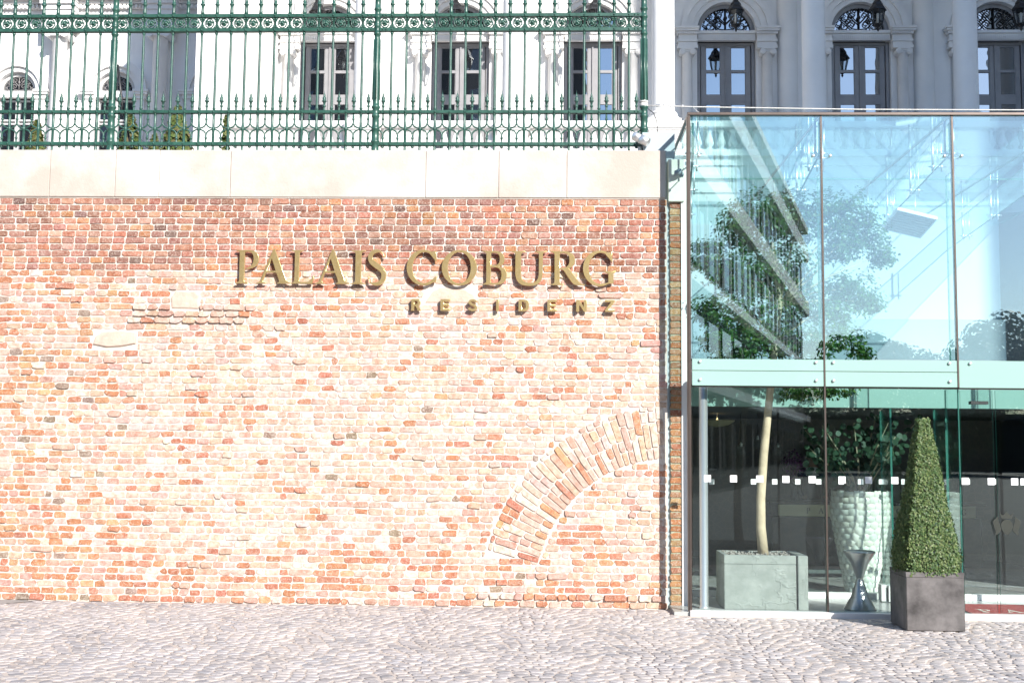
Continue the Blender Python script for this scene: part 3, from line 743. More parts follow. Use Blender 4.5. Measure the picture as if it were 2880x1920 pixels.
# ================================================================== TERRACE AND PALACE
YW, YC, YL = 14.5, 11.6, 17.5
def zw(py): return P(2043, py, YW).z
def zc_(py): return P(2043, py, YC).z
def zl_(py): return P(300, py, YL).z
b = MB(); b.box(-30, XR+.05, .80, 30, 0, ZC1-.35); struct('terrace', b, 'far_paving')
b = MB(); b.box(XR+.06, 30, 6.3, 30, 0, P(2500, 574, 6.2).z-.12); struct('upper_terrace', b, 'far_paving')
pal = thing('palace', 'white palace with columned loggia and arched doors behind the fence', 'palace', (3, YW, 4))
XWL = P(559, 200, YC).x; XWR = 15.6
BX = [P(2043, 150, YW).x+3.25*k for k in (-3, -2, -1, 0, 1, 2, 3)]
CX = [P(1865, 200, YC).x+3.27*k for k in (-2, -1, 0, 1, 2, 3)]
zfl = zc_(432)                                   # loggia floor
zsp = zw(88)                                     # springing of the arches
hw = 165/2/F*28; rf = 84/F*28
# wall with arched openings
def arch_loop(cx, w, z0, zs, r): return [(cx-w, z0), (cx+w, z0)]+[(cx+r*math.cos(PI*i/20), zs+r*math.sin(PI*i/20)) for i in range(21)]+[]
loops = [[(XWL+.7, zfl-.3), (XWR, zfl-.3), (XWR, 24), (XWL+.7, 24)]]
for x in BX:
    if x+rf < XWR-.1: loops.append(arch_loop(x, rf, zfl, zsp, rf))
me = curve_mesh('wall', loops, .5, 0, 'stucco'); link('wall', me, pal, Vector((0, YW+.25, 0))-wloc(pal))
b = MB(); b.box(XWL+.7, XWR, YW+.45, YW+.9, zfl-.3, 24); put('back_wall', b, 'dark_wall', pal)
b = MB(); b.box(XWL, XWL+.72, YC-.25, YL+.5, 4.2, 24); put('end_pier', b, 'stucco', pal)
b = MB(); b.tube([(XWL+1.02, YW-.07, zfl), (XWL+1.02, YW-.07, 15.5)], .06, 10); put('drainpipe', b, 'stucco_trim', pal)
# podium under the loggia with its mouldings
b = MB(); b.box(XWL+.01, XWR, YC-.36, YW+.3, 4.2, zfl)
for py, h, d in ((440, .10, .10), (470, .06, .05), (505, .09, .08), (545, .06, .05)):
    z = zc_(py); b.box(XWL+.02, XWR-.01, YC-.36-d, YC-.355, z-h, z)
put('podium', b, 'stucco_trim', pal)
# entablature and upper storey
ze = 15.2
b = MB(); b.box(XWL-.05, XWR, YC-.35, YW+.02, ze, ze+.9); b.box(XWL-.15, XWR, YC-.55, YC-.34, ze+.55, ze+.89); put('entablature', b, 'stucco_trim', pal)
# columns with base and pedestal
dr = 66/2/F*25.1
colb = MB(); z0 = zc_(345)
colb.lathe([(dr*1.02, 0), (dr, .3), (dr*.99, (ze-z0-.2)*.4), (dr*.88, ze-z0-.2)], 28); me_sh = colb.mesh('shaft', 'stucco')
bb = MB(); hb = zc_(318)-z0
bb.lathe([(dr*1.36, 0), (dr*1.40, hb*.2), (dr*1.36, hb*.45), (dr*1.18, hb*.52), (dr*1.14, hb*.62), (dr*1.24, hb*.74), (dr*1.22, hb*.86), (dr*1.05, hb*1.0)], 28)
hp = zc_(332)-zc_(345); bb.box(-dr*1.42, dr*1.42, -dr*1.42, dr*1.42, -hp, 0); me_ba = bb.mesh('base', 'stucco_trim')
pb = MB(); zp_ = z0-hp; pd = dr*1.30; hh = zp_-zfl-.01
pb.box(-pd*1.16, pd*1.16, -pd*1.16, pd*1.16, hh-.10, hh-.002); pb.box(-pd*1.08, pd*1.08, -pd*1.08, pd*1.08, hh-.15, hh-.10); pb.box(-pd, pd, -pd, pd, .14, hh-.15); pb.box(-pd*1.1, pd*1.1, -pd*1.1, pd*1.1, 0.002, .14)
me_pe = pb.mesh('pedestal', 'stucco_trim')
for x in CX:
    o = link('column', me_sh, pal, Vector((x, YC, z0))-wloc(pal))
    link('base', me_ba, o); link('pedestal', me_pe, o, (0, 0, -hp-hh))
    # half column on the wall behind
    hbm = MB(); hbm.lathe([(.25, zfl), (.25, 13.9), (.30, 14.0), (.32, 14.15), (.25, 14.2), (.25, ze)], 20, x+.02, YW+.02, a0=PI, a1=2*PI); put('half_column', hbm, 'stucco', pal)
# balustrade
zr1, zr0_, zbb = zc_(345), zc_(364), zc_(424)
bm = MB(); H_ = zr0_-zbb; bm.lathe([(.085, 0), (.085, .03), (.05, .05), (.06, .09), (.095, H_*.28), (.10, H_*.36), (.07, H_*.58), (.045, H_*.76), (.045, H_*.84), (.07, H_*.88), (.08, H_*.94), (.08, H_)], 12)
me_bal = bm.mesh('baluster', 'stucco_trim')
xs_ = [XWL+.3]+CX+[CX[-1]+3.27]
for a, c_ in zip(xs_, xs_[1:]):
    a2, c2 = a+pd*1.1, min(c_-pd*1.1, XWR)
    b = MB(); b.bbox(a2, c2, YC-.16, YC+.16, zr0_, zr1, .02); b.box(a2, c2, YC-.13, YC+.13, zfl-.01, zbb)
    o = put('balustrade', b, 'stucco_trim', pal)
    n = 10
    for i in range(n):
        link('baluster', me_bal, o, Vector((a2+(c2-a2)*(i+.5)/n, YC, zbb))-wloc(o))
# ---- one bay: surround and door, mesh data shared
pxm = 28/F
def zz(py): return zw(py)
sb = MB()
sb.ring_arc(0, zsp, rf+.001, 98*pxm, -.04, .05, 0, PI, 28); sb.ring_arc(0, zsp, 98*pxm+.001, 116*pxm, -.09, .05, 0, PI, 28); sb.ring_arc(0, zsp, 116*pxm+.001, 131*pxm, -.14, .05, 0, PI, 28)
for s in (-1, 1):                                                   # impost blocks
    x0, x1 = s*84*pxm, s*142*pxm
    for py0, py1, e in ((84, 90, 8), (90, 96, 5), (96, 103, 1), (103, 118, -4), (118, 124, 0), (124, 134, -3), (134, 143, 0)):
        sb.box(x0-s*0.0+s*(-e*.4)*pxm, x1+s*e*pxm, -.20-e*pxm*1.2, .04, zz(py1)+.0015, zz(py0))
    for i in range(9):
        xx = s*(88+i*5.6)*pxm; sb.box(xx, xx+s*2.6*pxm, -.235, -.20, zz(103), zz(97.5))
sb.box(-84*pxm+.001, 84*pxm-.001, -.10, .06, zz(98), zz(90)); sb.box(-82*pxm, 82*pxm, -.06, .06, zz(116), zz(98)-.001)
for i in range(30):
    xx = (-80+i*5.4)*pxm; sb.box(xx, xx+2.8*pxm, -.085, -.06, zz(113), zz(105))
me_sur = sb.mesh('door_surround', 'stucco_trim')
cb = MB(); rs = 16*pxm; zcap = zz(158)
cb.lathe([(rs*1.25, zfl), (rs*1.25, zfl+.08), (rs, zfl+.14), (rs*1.02, zfl+1.2), (rs*.88, zcap), (rs*1.0, zcap+.01), (rs*1.0, zcap+.03), (rs*.88, zcap+.04), (rs*.9, zz(147))], 18)
me_sc = cb.mesh('small_column', 'stucco_trim')
vb = MB()
for s in (-1, 1):
    cxv = s*15*pxm; cz = zz(154)
    for r_, d_ in ((8.5, .0), (6.2, .012), (3.6, .022)):
        n = 16; vs = []
        for yv in (-.16-d_, .10):
            for i in range(n): vs.append((cxv+r_*pxm*math.cos(2*PI*i/n), yv, cz+r_*pxm*math.sin(2*PI*i/n)))
        vb.add(vs, [(i, (i+1) % n, n+(i+1) % n, n+i) for i in range(n)]+[tuple(range(n))[::-1]])
vb.box(-19*pxm, 19*pxm, -.17, .1, zz(148), zz(143.5)-.002); vb.box(-15*pxm, 15*pxm, -.14, .08, zz(153), zz(148))
me_cap = vb.mesh('capital', 'stucco_trim')
db = MB(); y0, y1 = .14, .22
xo = hw
zt, zmid, zm2 = zz(117), zz(272), zz(343)
db.box(-xo, -xo+9*pxm, y0-.03, y1, zfl, zt-.001); db.box(xo-9*pxm, xo, y0-.03, y1, zfl, zt-.001); db.box(-xo+9*pxm, xo-9*pxm, y0-.03, y1, zt-8*pxm, zt-.001)
panes = []
for s in (-1, 1):
    xa, xb = (2*pxm, 71*pxm)
    for q0, q1 in ((xa, xa+12*pxm), (xb-13*pxm, xb)): db.box(s*q0, s*q1, y0, y1-.01, zfl+.02, zt-8*pxm-.001)
    pa, pb_ = xa+12*pxm+.001, xb-13*pxm-.001
    for p0, p1 in ((125, 129), (194, 200), (263, 289), (343, 356)): db.box(s*pa, s*pb_, y0+.005, y1-.015, zz(p1), zz(p0))
    for p0, p1 in ((129, 194), (200, 263), (289, 343)):
        panes.append((s*(pa+pb_)/2, zz(p1), abs(pb_-pa)/2, zz(p0)-zz(p1)))
        for e in (0, 1):                                               # glazing beads
            xe = s*(pa if e == 0 else pb_-.02); db.box(xe, xe+s*.02, y0+.015, y1-.02, zz(p1), zz(p0))
        db.box(s*pa, s*pb_, y0+.016, y1-.021, zz(p1), zz(p1)+.02)
    db.box(s*pa, s*pb_, y0+.02, y1-.02, zfl+.02, zz(356)-.001)
db.box(-1.9*pxm, 1.9*pxm, y0-.035, y1, zfl+.02, zt-8*pxm-.001)
db.ring_arc(0, zsp, 72*pxm, 84*pxm-.003, y0-.03, y1, 0, PI, 26); db.box(-72*pxm, 72*pxm, y0-.02, y1, zsp+.001, zsp+5*pxm)
me_door = db.mesh('arched_door', 'door_paint')
# fanlight scrollwork
sc = MB(); Rf = 72*pxm
def scroll(cx, cz, r, a0, turns, sgn, th=.016):
    pts = [(cx+r*(1-.85*i/14)*math.cos(a0+sgn*turns*2*PI*i/14), 0, cz+r*(1-.85*i/14)*math.sin(a0+sgn*turns*2*PI*i/14)) for i in range(15)]; sc.tube(pts, [th*(1-.4*i/14) for i in range(15)], 5)
sc.tube([(0, 0, 0), (0, 0, Rf*.95)], .02, 6); sc.sphere((0, 0, Rf*.55), .05, 8, 5)
for s in (-1, 1):
    for cx, cz, r, a0, tn in ((.28, .28, .17, 0, 1.2), (.62, .22, .2, PI, 1.3), (.24, .66, .18, -1.2, 1.2), (.55, .58, .16, 2.6, 1.1), (.82, .14, .09, 1, 1), (.42, .44, .10, 3, 1), (.12, .86, .08, 0, 1)):
        scroll(s*cx*Rf, cz*Rf, r*Rf, a0 if s > 0 else PI-a0, tn, s, .017)
    sc.tube([(0, 0, .03), (s*Rf*.3, 0, Rf*.10), (s*Rf*.62, 0, Rf*.42), (s*Rf*.78, 0, Rf*.55)], .016, 5)
    sc.tube([(0, 0, .3*Rf), (s*Rf*.2, 0, Rf*.5), (s*Rf*.45, 0, Rf*.8)], .016, 5)
    for k in range(9): a = PI/2-s*k*.16; sc.sphere((Rf*.93*math.cos(a), 0, Rf*.93*math.sin(a)), .022, 6, 4)
me_fan = sc.mesh('fanlight_scrollwork', 'black_iron')
fp = MB(); fp.add([(0, 0, 0)]+[(Rf*math.cos(PI*i/20), 0, Rf*math.sin(PI*i/20)) for i in range(21)], [(0, i+2, i+1) if False else (0, i+1, i+2) for i in range(20)]); me_fp = fp.mesh('fanlight_pane', 'window_pane')
pp = MB(); pp.box(-1, 1, -.004, .004, 0, 1); me_pane = pp.mesh('pane', 'window_pane')
for x in BX:
    o = link('door_surround', me_sur, pal, Vector((x, YW, 0))-wloc(pal))
    for s in (-1, 1):
        link('small_column', me_sc, o, (s*114*pxm, -.10, 0)); link('capital', me_cap, o, (s*114*pxm, -.10, 0))
    d = link('arched_door', me_door, pal, Vector((x, YW, 0))-wloc(pal))
    for px_, pz, phw, ph in panes: link('pane', me_pane, d, (px_, .178, pz), (0, R.uniform(-.0, .0), 0), (phw, 1, ph))
    link('fanlight_pane', me_fp, d, (0, .19, zsp+5*pxm)); link('fanlight_scrollwork', me_fan, d, (0, .14, zsp+5*pxm))
# ---- recessed left wing
lw = thing('palace_wing', 'recessed white palace wing with round arched windows behind the conifers', 'palace wing', (-12, YL, 4))
mp_ = 31/F
XL0 = -24.0; LB = [P(326, 250, YL).x+2.75*k for k in (-3, -2, -1, 0, 1)]
zs2 = zl_(257); zbot = 6.2
loops = [[(XL0, 4.2), (XWL+.01, 4.2), (XWL+.01, 22), (XL0, 22)]]
rr2 = 58*mp_
for x in LB:
    if x+rr2 < XWL-.05: loops.append(arch_loop(x, rr2, zbot, zs2, rr2))
link('wall', curve_mesh('wall', loops, .4, 0, 'stucco'), lw, Vector((0, YL+.2, 0))-wloc(lw))
b = MB(); b.box(XL0, XWL, YL+.35, YL+.8, 4.2, 22); put('back_wall', b, 'dark_wall', lw)
sb = MB()
sb.ring_arc(0, 0, rr2+.001, 72*mp_, -.05, .05, 0, PI, 26); sb.ring_arc(0, 0, 72*mp_+.001, 94*mp_, -.13, .05, 0, PI, 26)
for s in (-1, 1):
    for a, c_, e in ((0, 7, 6), (7, 14, 3), (14, 26, -3)): sb.box(s*(rr2-.01), s*(96+e)*mp_, -.16-e*mp_, .05, -c_*mp_+.001, -a*mp_)
    sb.box(s*rr2, s*88*mp_, -.09, .05, zbot-zs2, -26*mp_)
sb.box(-rr2+.001, rr2-.001, -.06, .1, -20*mp_, -2*mp_)
me_s2 = sb.mesh('window_surround', 'stucco_trim')
db = MB(); q = rr2-.004
db.ring_arc(0, 0, 47*mp_, q, .08, .18, 0, PI, 24); db.box(-47*mp_, 47*mp_, .08, .18, .001, 4*mp_)
for s in (-1, 1):
    db.box(s*(q-8*mp_), s*q, .08, .18, zbot-zs2+.01, -20*mp_-.001); db.box(s*.001, s*5*mp_, .07, .18, zbot-zs2+.01, -20*mp_-.001)
    for z_ in (-24, -82, -92): db.box(s*5*mp_, s*(q-8*mp_), .09, .17, z_*mp_-5*mp_, z_*mp_)
simple('window_white', (.52, .51, .50), .5, var=.04, bdist=0)
me_d2 = db.mesh('arched_window', 'window_white')
simple('grey_iron', (.20, .19, .19), .5, var=.1, bdist=0)
me_fan2 = me_fan.copy(); me_fan2.materials.clear(); me_fan2.materials.append(M['grey_iron']); k_ = 47*mp_/Rf
for x in LB:
    if x+rr2 >= XWL-.05: continue
    o = link('window_surround', me_s2, lw, Vector((x, YL, zs2))-wloc(lw))
    d = link('arched_window', me_d2, lw, Vector((x, YL, zs2))-wloc(lw))
    link('fanlight_pane', me_fp, d, (0, .16, 4*mp_), (0, 0, 0), (k_, 1, k_)); link('fanlight_scrollwork', me_fan2, d, (0, .11, 4*mp_), (0, 0, 0), (k_, k_, k_))
    for s in (-1, 1):
        for z0_, z1_ in ((-82, -29), (zbot/mp_-zs2/mp_, -97)):
            link('pane', me_pane, d, (s*(5*mp_+q-8*mp_)/2, .14, z0_*mp_), (0, 0, 0), ((q-13*mp_)/2, 1, (z1_-z0_)*mp_))
cxl = [P(163, 250, YL-.3).x+2.78*k for k in (-1, 0, 1)]
zk = zl_(122)
for x in cxl:
    hb = MB(); r_ = 23*mp_
    hb.lathe([(r_*1.3, 4.3), (r_*1.3, 6.4), (r_*1.1, 6.5), (r_, 6.6), (r_*.9, zk), (r_*1.05, zk+.02), (r_*1.05, zk+.05), (r_*.9, zk+.07), (r_*.95, zl_(108))], 22, x, YL-.30)
    o = put('wing_column', hb, 'stucco', lw)
    vb = MB()
    for s in (-1, 1):
        n = 16; vs = []
        for yv in (-.30, .22):
            for i in range(n): vs.append((s*24*mp_+11*mp_*math.cos(2*PI*i/n), yv, 11*mp_*math.sin(2*PI*i/n)))
        vb.add(vs, [(i, (i+1) % n, n+(i+1) % n, n+i) for i in range(n)]+[tuple(range(n))[::-1]])
    vb.box(-28*mp_, 28*mp_, -.30, .24, 8*mp_, 18*mp_); vb.box(-24*mp_, 24*mp_, -.27, .2, -6*mp_, 8*mp_)
    link('capital', vb.mesh('capital', 'stucco_trim'), o, Vector((x, YL-.30, zl_(114)))-wloc(o))
    b = MB()
    for p0, p1, e in ((-30, 4, .62), (4, 14, .58), (14, 22, .44), (22, 34, .40), (34, 48, .34), (48, 95, .30)): b.box(x-.30-e*.4, x+.30+e*.4, YL-e-.25, YL+.02, zl_(p1)+.002, zl_(p0))
    put('entablature_block', b, 'stucco_trim', lw)
b = MB()
for p0, p1, e in ((-30, 4, .48), (4, 14, .42), (14, 22, .30), (22, 34, .24), (34, 48, .15)): b.box(XL0, XWL-.01, YL-e, YL+.01, zl_(p1)+.003, zl_(p0)-.003)
x = XL0
while x < XWL-.2: b.box(x, x+.05, YL-.30, YL-.24, zl_(33), zl_(24)); x += .11
put('cornice', b, 'stucco_trim', lw)
# ---- unseen house added past the frame, placed and sized to shade the loggia
rw = thing('shade_house', 'unseen tall pale house added right of the glass pavilion to shade the loggia', 'building', (29, -5, 0))
b = MB(); b.box(23.6, 36, -20, 10, -.02, 37); put('wall', b, 'stucco', rw)
b = MB(); b.box(23.35, 36.2, -20.25, 10.2, 37.01, 37.8); put('cornice', b, 'stucco_trim', rw)
for zf0 in (1.5, 6.5, 11.5, 16.5, 21.5, 26.5, 31.5):
    for yy in (-17, -13, -9, -5, -1, 3, 7):
        b = MB(); b.box(23.52, 23.59, yy-.8, yy+.8, zf0, zf0+2.8); o = put('window', b, 'door_paint', rw)
        for a_ in (-1, 1):
            b = MB(); b.box(23.50, 23.518, yy+a_*.1, yy+a_*.7, zf0+.15, zf0+2.6); put('pane', b, 'window_pane', o)
# ---- lanterns of the loggia
lan = None
def lantern():
    o = thing('lantern', 'black glazed lantern hanging before an arched palace door', 'lantern', (0, 0, 0), 'lanterns hung along the loggia')
    k = 26.5/F; z0 = -45*k
    def hexr(r): return [(r*math.cos(PI/6+PI/3*i), r*math.sin(PI/6+PI/3*i)) for i in range(6)]
    body = MB(); rt, rb_ = 21*k, 13*k; zt_, zb_ = 14*k, -28*k
    tp, bt = hexr(rt), hexr(rb_)
    for i in range(6): body.tube([(*tp[i], zt_), (*bt[i], zb_)], .012, 5)
    for rg, z in ((tp, zt_), (bt, zb_)): body.tube([(*rg[i % 6], z) for i in range(7)], .014, 5)
    body.lathe([(rb_*.9, zb_-.01), (rb_*.7, zb_-.03), (.02, zb_-.08), (.035, zb_-.11), (.006, zb_-.16)], 10)
    link('frame', body.mesh('frame', 'black_iron'), o)
    g = MB()
    for i in range(6):
        j = (i+1) % 6; g.quad((*[c*.97 for c in bt[i]], zb_), (*[c*.97 for c in bt[j]], zb_), (*[c*.97 for c in tp[j]], zt_), (*[c*.97 for c in tp[i]], zt_))
    link('glass', g.mesh('glass', 'glass_lantern'), o)
    r_ = MB(); r_.lathe([(rt*1.22, zt_), (rt*1.18, zt_+.03), (rt*.75, zt_+.13), (rt*.72, zt_+.17), (rt*.42, zt_+.24), (.05, zt_+.27), (.07, zt_+.31), (.02, zt_+.34), (.012, ze-P(2070, 45, 13.0).z)], 6, smooth=False)
    link('roof', r_.mesh('roof', 'black_iron'), o)
    c_ = MB(); c_.lathe([(.028, zb_+.02), (.028, zt_-.08), (.02, zt_-.06)], 8); link('candle', c_.mesh('candle', 'shirt'), o)
    return o
zlan = P(2070, 45, 13.0).z
LL = ['black lantern before the palace door nearest the white end pier', 'black lantern before the middle one of three doors behind the fence', 'black lantern before the palace door just left of the fence end post',
      'black lantern before the first arched door right of the fence end post', 'black lantern before the second arched door right of the fence end post', 'black lantern before the third arched door right of the fence end post']
for i, x in enumerate(BX[:6]):
    if lan is None: lan = lantern(); o = lan
    else: o = dup(lan)
    o.location = (x, 13.0, zlan); o['label'] = LL[i]
# ---- conifers and potted shrubs on the terrace
def leaves(mb, c, nrm, sz, rr, asp=1.7):
    n = Vector(nrm)+Vector((rr.uniform(-.7, .7), rr.uniform(-.7, .7), rr.uniform(-.7, .7))); n.normalize()
    a = n.orthogonal().normalized(); a.rotate(Matrix.Rotation(rr.uniform(0, 2*PI), 3, n)); b_ = n.cross(a)
    c = Vector(c); L_ = sz*asp/2; w_ = sz/2
    mb.add([c-a*L_, c+b_*w_*.9-a*L_*.1, c+a*L_, c-b_*w_*.9-a*L_*.1], [(0, 1, 2, 3)])
def conifer(px, ytop, wpx, yd, lab, n=1500, mat='leaf_thuja'):
    base = P(px, 430, yd); top = P(px, ytop, yd); zb0 = ZC1-.35; hgt = top.z-zb0; rad = wpx/2/F*(yd+13.5)
    o = thing('conifer', lab, 'shrub', (base.x, yd, zb0))
    tr = MB(); tr.tube([(0, 0, 0), (.02, 0, hgt*.6)], [.04, .01], 6); link('trunk', tr.mesh('trunk', 'bark_dark'), o)
    lf = MB(); rr = random.Random(int(px)); rad *= 1.25
    for i in range(int(n*1.8)):
        h = rr.random()**.8; a = rr.uniform(0, 2*PI); prof = min(1, (1-h)*1.9)**.7*min(1, .5+h*3)
        r_ = rad*prof*(.55+.5*rr.random())*(1+.25*noise.noise((a*2, h*6, px)))
        leaves(lf, (r_*math.cos(a), r_*math.sin(a), hgt*(.04+.95*h)), (math.cos(a), math.sin(a), .5), .062, rr, 2.2)
    link('crown', lf.mesh('crown', mat), o)
conifer(100, 338, 75, 5.5, 'thin green conifer beside the left wing window, behind the fence', 1100)
conifer(365, 322, 85, 5.0, 'broad green conifer next to the fence post with the iron stay')
conifer(497, 298, 100, 5.0, 'tall browning conifer before the shaded palace column', 1900)
conifer(433, 378, 60, 5.6, 'low green bush between two taller conifers', 700)
conifer(633, 322, 34, 6.0, 'small yellow green sprig standing before the white end pier', 260)

# ================================================================== GLASS PAVILION
YG = -.42
def gx(px, py=1000): return P(px, py, YG).x
def gz(py, px=2300): return P(px, py, YG).z
gx0, gm1, gm2 = gx(1944), gx(2318), gx(2693)
gx3 = gm2+(gm2-gm1); gx4 = gx3+(gm2-gm1)
ztp, zs1, zs2_, zs3, zgb = gz(326), gz(1011, 2318), gz(1044, 2318), gz(1086, 2318), .055
pav = thing('glass_pavilion', 'greenish glass entrance pavilion with dark steel edges beside the brick wall', 'pavilion', ((gx0+gx4)/2, YG, 0))
b = MB(); b.bbox(gx0-.03, gx4, YG-.09, YG+.06, -.02, zgb, .004); put('plinth', b, 'white_metal', pav)
b = MB(); b.box(gx0-.030, gx0-.004, YG-.025, YG+.02, zgb, ztp-.001); b.box(gx0-.045, gx0-.031, YG-.02, YG+.02, .0, ztp-.02); put('corner_post', b, 'dark_frame', pav)
b = MB(); b.bbox(gx0-.036, gx4, YG-.035, YG+.05, ztp, ztp+.032, .003); put('top_rail', b, 'dark_frame', pav)
b = MB(); b.box(gx0-.034, gx0-.0, YG+.051, 6.2, ztp+.001, ztp+.03); b.box(gx0, gx4, 6.12, 6.2, ztp, ztp+.05); put('roof_edge', b, 'dark_frame', pav)
def pane(name, x0, x1, y0, y1, z0, z1, mat='glass_front'):
    b = MB(); b.box(x0, x1, y0, y1, z0, z1)
    axis = min(((x1-x0), 0), ((y1-y0), 1), ((z1-z0), 2))[1]
    for i in range(6):
        f = b.f[i]; n = Vector(b.v[f[1]])-Vector(b.v[f[0]]); m_ = Vector(b.v[f[2]])-Vector(b.v[f[1]]); c_ = n.cross(m_)
        b.mi[i] = 0 if abs(c_[axis]) > .9*c_.length else 1
    return put(name, b, [mat, 'glass_edge'], pav)
bolt = MB(); bolt.lathe([(.0175, 0), (.0175, .012), (.014, .018), (.001, .019)], 14); bolt.v = [(p[0], -p[2], p[1]) for p in bolt.v]
bolt.lathe([(.006, 0), (.006, .14)], 8, cap=True); k = 16; bolt.v[-16:] = [(p[0], p[2], p[1]) for p in bolt.v[-16:]]
me_bolt = bolt.mesh('bolt', 'steel_bright')
def bolts(o, pts):
    for x, z in pts: link('bolt', me_bolt, o, Vector((x, YG-.012, z))-wloc(o))
zb1, zb2, zb3 = gz(439), gz(1019, 2318), gz(1070, 2318)
for i, (x0, x1) in enumerate(((gx0, gm1), (gm1, gm2), (gm2, gx3), (gx3, gx4))):
    a, c_ = x0+.010, x1-.010
    o = pane('upper_pane', a, c_, YG-.008, YG+.008, zs1+.006, ztp-.002); bolts(o, [(a+.085, zb1), (c_-.085, zb1)])
    if i < 2:
        b = MB(); b.box(a, c_, YG-.008, YG+.008, zs2_+.004, zs1-.002); o = put('spandrel_panel', b, 'spandrel', pav); bolts(o, [(a+.085, zb2), (c_-.085, zb2)])
        b = MB(); b.box(a, c_, YG-.008, YG+.008, zs3, zs2_-.004); o = put('spandrel_panel', b, 'spandrel', pav); bolts(o, [(a+.085, zb3), (c_-.085, zb3)])
        o = pane('lower_pane', a, c_, YG-.008, YG+.008, zgb+.002, zs3-.012, 'glass_low')
    else:
        b = MB(); b.box(a, c_, YG-.008, YG+.008, zs3-.004, zs1-.002); o = put('spandrel_panel', b, 'spandrel', pav); bolts(o, [(a+.12, zb2), (c_-.12, zb2)])
    b = MB(); b.box(x1-.0095, x1+.0095, YG-.014, YG+.05, zs3 if i == 1 else zgb+.001, ztp-.003); put('mullion', b, 'dark_frame', pav)
b = MB(); b.box(gx0, gx4, YG+.012, YG+.05, zs3-.02, zs3+.01); b.box(gx0, gx4, YG+.012, YG+.05, zs1-.02, zs1); put('transom', b, 'dark_frame', pav)
b = MB(); b.box(gx0, gx4, YG+.06, 1.0, zs3+.02, zs3+.035) if False else b.box(gx0, gx4, YG+.012, YG+.022, zs3+.011, zs1-.021); put('spandrel_back', b, 'white_metal', pav)
# white safety squares stuck on the glass
sq_ = 19/F*13.08/2
st = MB(); st.box(-sq_, sq_, -.0012, 0, -sq_, sq_); me_st = st.mesh('sticker', 'sticker')
lowp = [o for o in bpy.data.objects if o.name.startswith('lower_pane')]
zst = gz(1348, 2300)
for px in [1900+q/2.01 for q in (180, 327, 475, 623, 771, 940, 1090, 1238)]:
    x = gx(px, 1348); par = lowp[0] if x < gm1 else lowp[1]; link('sticker', me_st, par, Vector((x, YG-.0085, zst))-wloc(par))
# sliding entrance doors behind the planter
d0 = gm2+.02
for i, (x0, x1, yy) in enumerate(((d0, gx(2800, 1400), YG+.02), (gx(2800, 1400)+.02, gx(2800, 1400)+.98, YG-.01), (gx(2800, 1400)+1.0, gx4-.02, YG+.03))):
    o = pane('door_leaf', x0, x1, yy-.006, yy+.006, zgb+.012, zs3-.03, 'glass_low')
    for q in ((1640, 1787) if i == 0 else ((1893+20, 1938+28, 2085+30) if i == 1 else ())):
        x = gx(1900+q/2.01, 1350)
        if x0 < x < x1: link('sticker', me_st, o, Vector((x, yy-.0068, zst))-wloc(o))
    if i == 1:   # etched crest on the door leaf
        cx_, cz_ = gx(2830, 1480), gz(1478, 2830); cr = []; cs = .62
        cr.append([(cx_+.10*math.sin(a)*(1-.25*math.cos(a)), cz_-.02-.13*math.cos(a)) for a in [2*PI*k/24 for k in range(24)]])
        for s in (-1, 1):
            cr.append([(cx_+s*(.17+.05*math.sin(3*a)*.4+.055*math.cos(a)), cz_+.0+.15*math.sin(a)+.012*math.sin(5*a)) for a in [2*PI*k/28 for k in range(28)]])
        cr.append([(cx_-.09, cz_+.13), (cx_+.09, cz_+.13), (cx_+.12, cz_+.23), (cx_+.06, cz_+.18), (cx_, cz_+.25), (cx_-.06, cz_+.18), (cx_-.12, cz_+.23)])
        cr = [[(cx_+(x-cx_)*cs, cz_+(z-cz_)*cs) for x, z in l] for l in cr]
        me = curve_mesh('crest', cr, .002, 0, 'etched'); oo = link('etched_crest', me, o, Vector((0, yy-.008, 0))-wloc(o))
b = MB(); b.box(gx(2758, 1130)-.09, gx(2758, 1130)+.10, YG+.04, YG+.12, gz(1136, 2758), gz(1127, 2758)); put('door_sensor', b, 'cable_dark', pav)
# glass fins and door edges seen end on
for px, w_, yy, zt_ in ((2508, .022, .55, 2.30), (2665, .026, .15, 2.3), (2700, .018, YG+.05, 2.5)):
    x = P(px, 1350, yy).x; pane('glass_fin', x-w_/2, x+w_/2, yy, yy+.42, .1, zt_, 'glass_inner')
b = MB(); xf = P(2488, 1640, .7).x; b.box(xf-.06, xf+.0, .62, .75, .05, .24); b.box(xf+.015, xf+.075, .58, .72, .05, .23); put('floor_clamp', b, 'white_metal', pav)
# inner screen with its own squares, floor rail and transom
YI = .95
o = pane('inner_screen', gx0+.05, gx4, YI-.006, YI+.006, .115, 2.32, 'glass_inner')
b = MB(); b.box(gx0, gx4, YI-.05, YI+.05, .04, .11); put('screen_rail', b, 'white_metal', pav)
sq2 = 14.5/F*14.45/2; st2 = MB(); st2.box(-sq2, sq2, -.0012, 0, -sq2, sq2); me_st2 = st2.mesh('sticker', 'sticker')
for q in (203, 440, 560, 690, 808, 935, 1045, 1163, 1290, 1648, 1795, 1912):
    p = P(1900+q/2.01, 1354, YI); link('sticker', me_st2, o, Vector((p.x, YI-.0065, p.z))-wloc(o))
b = MB(); b.box(gx0, gx4, YI-.04, YI+.03, 2.325, 2.70); put('inner_spandrel', b, 'spandrel', pav)
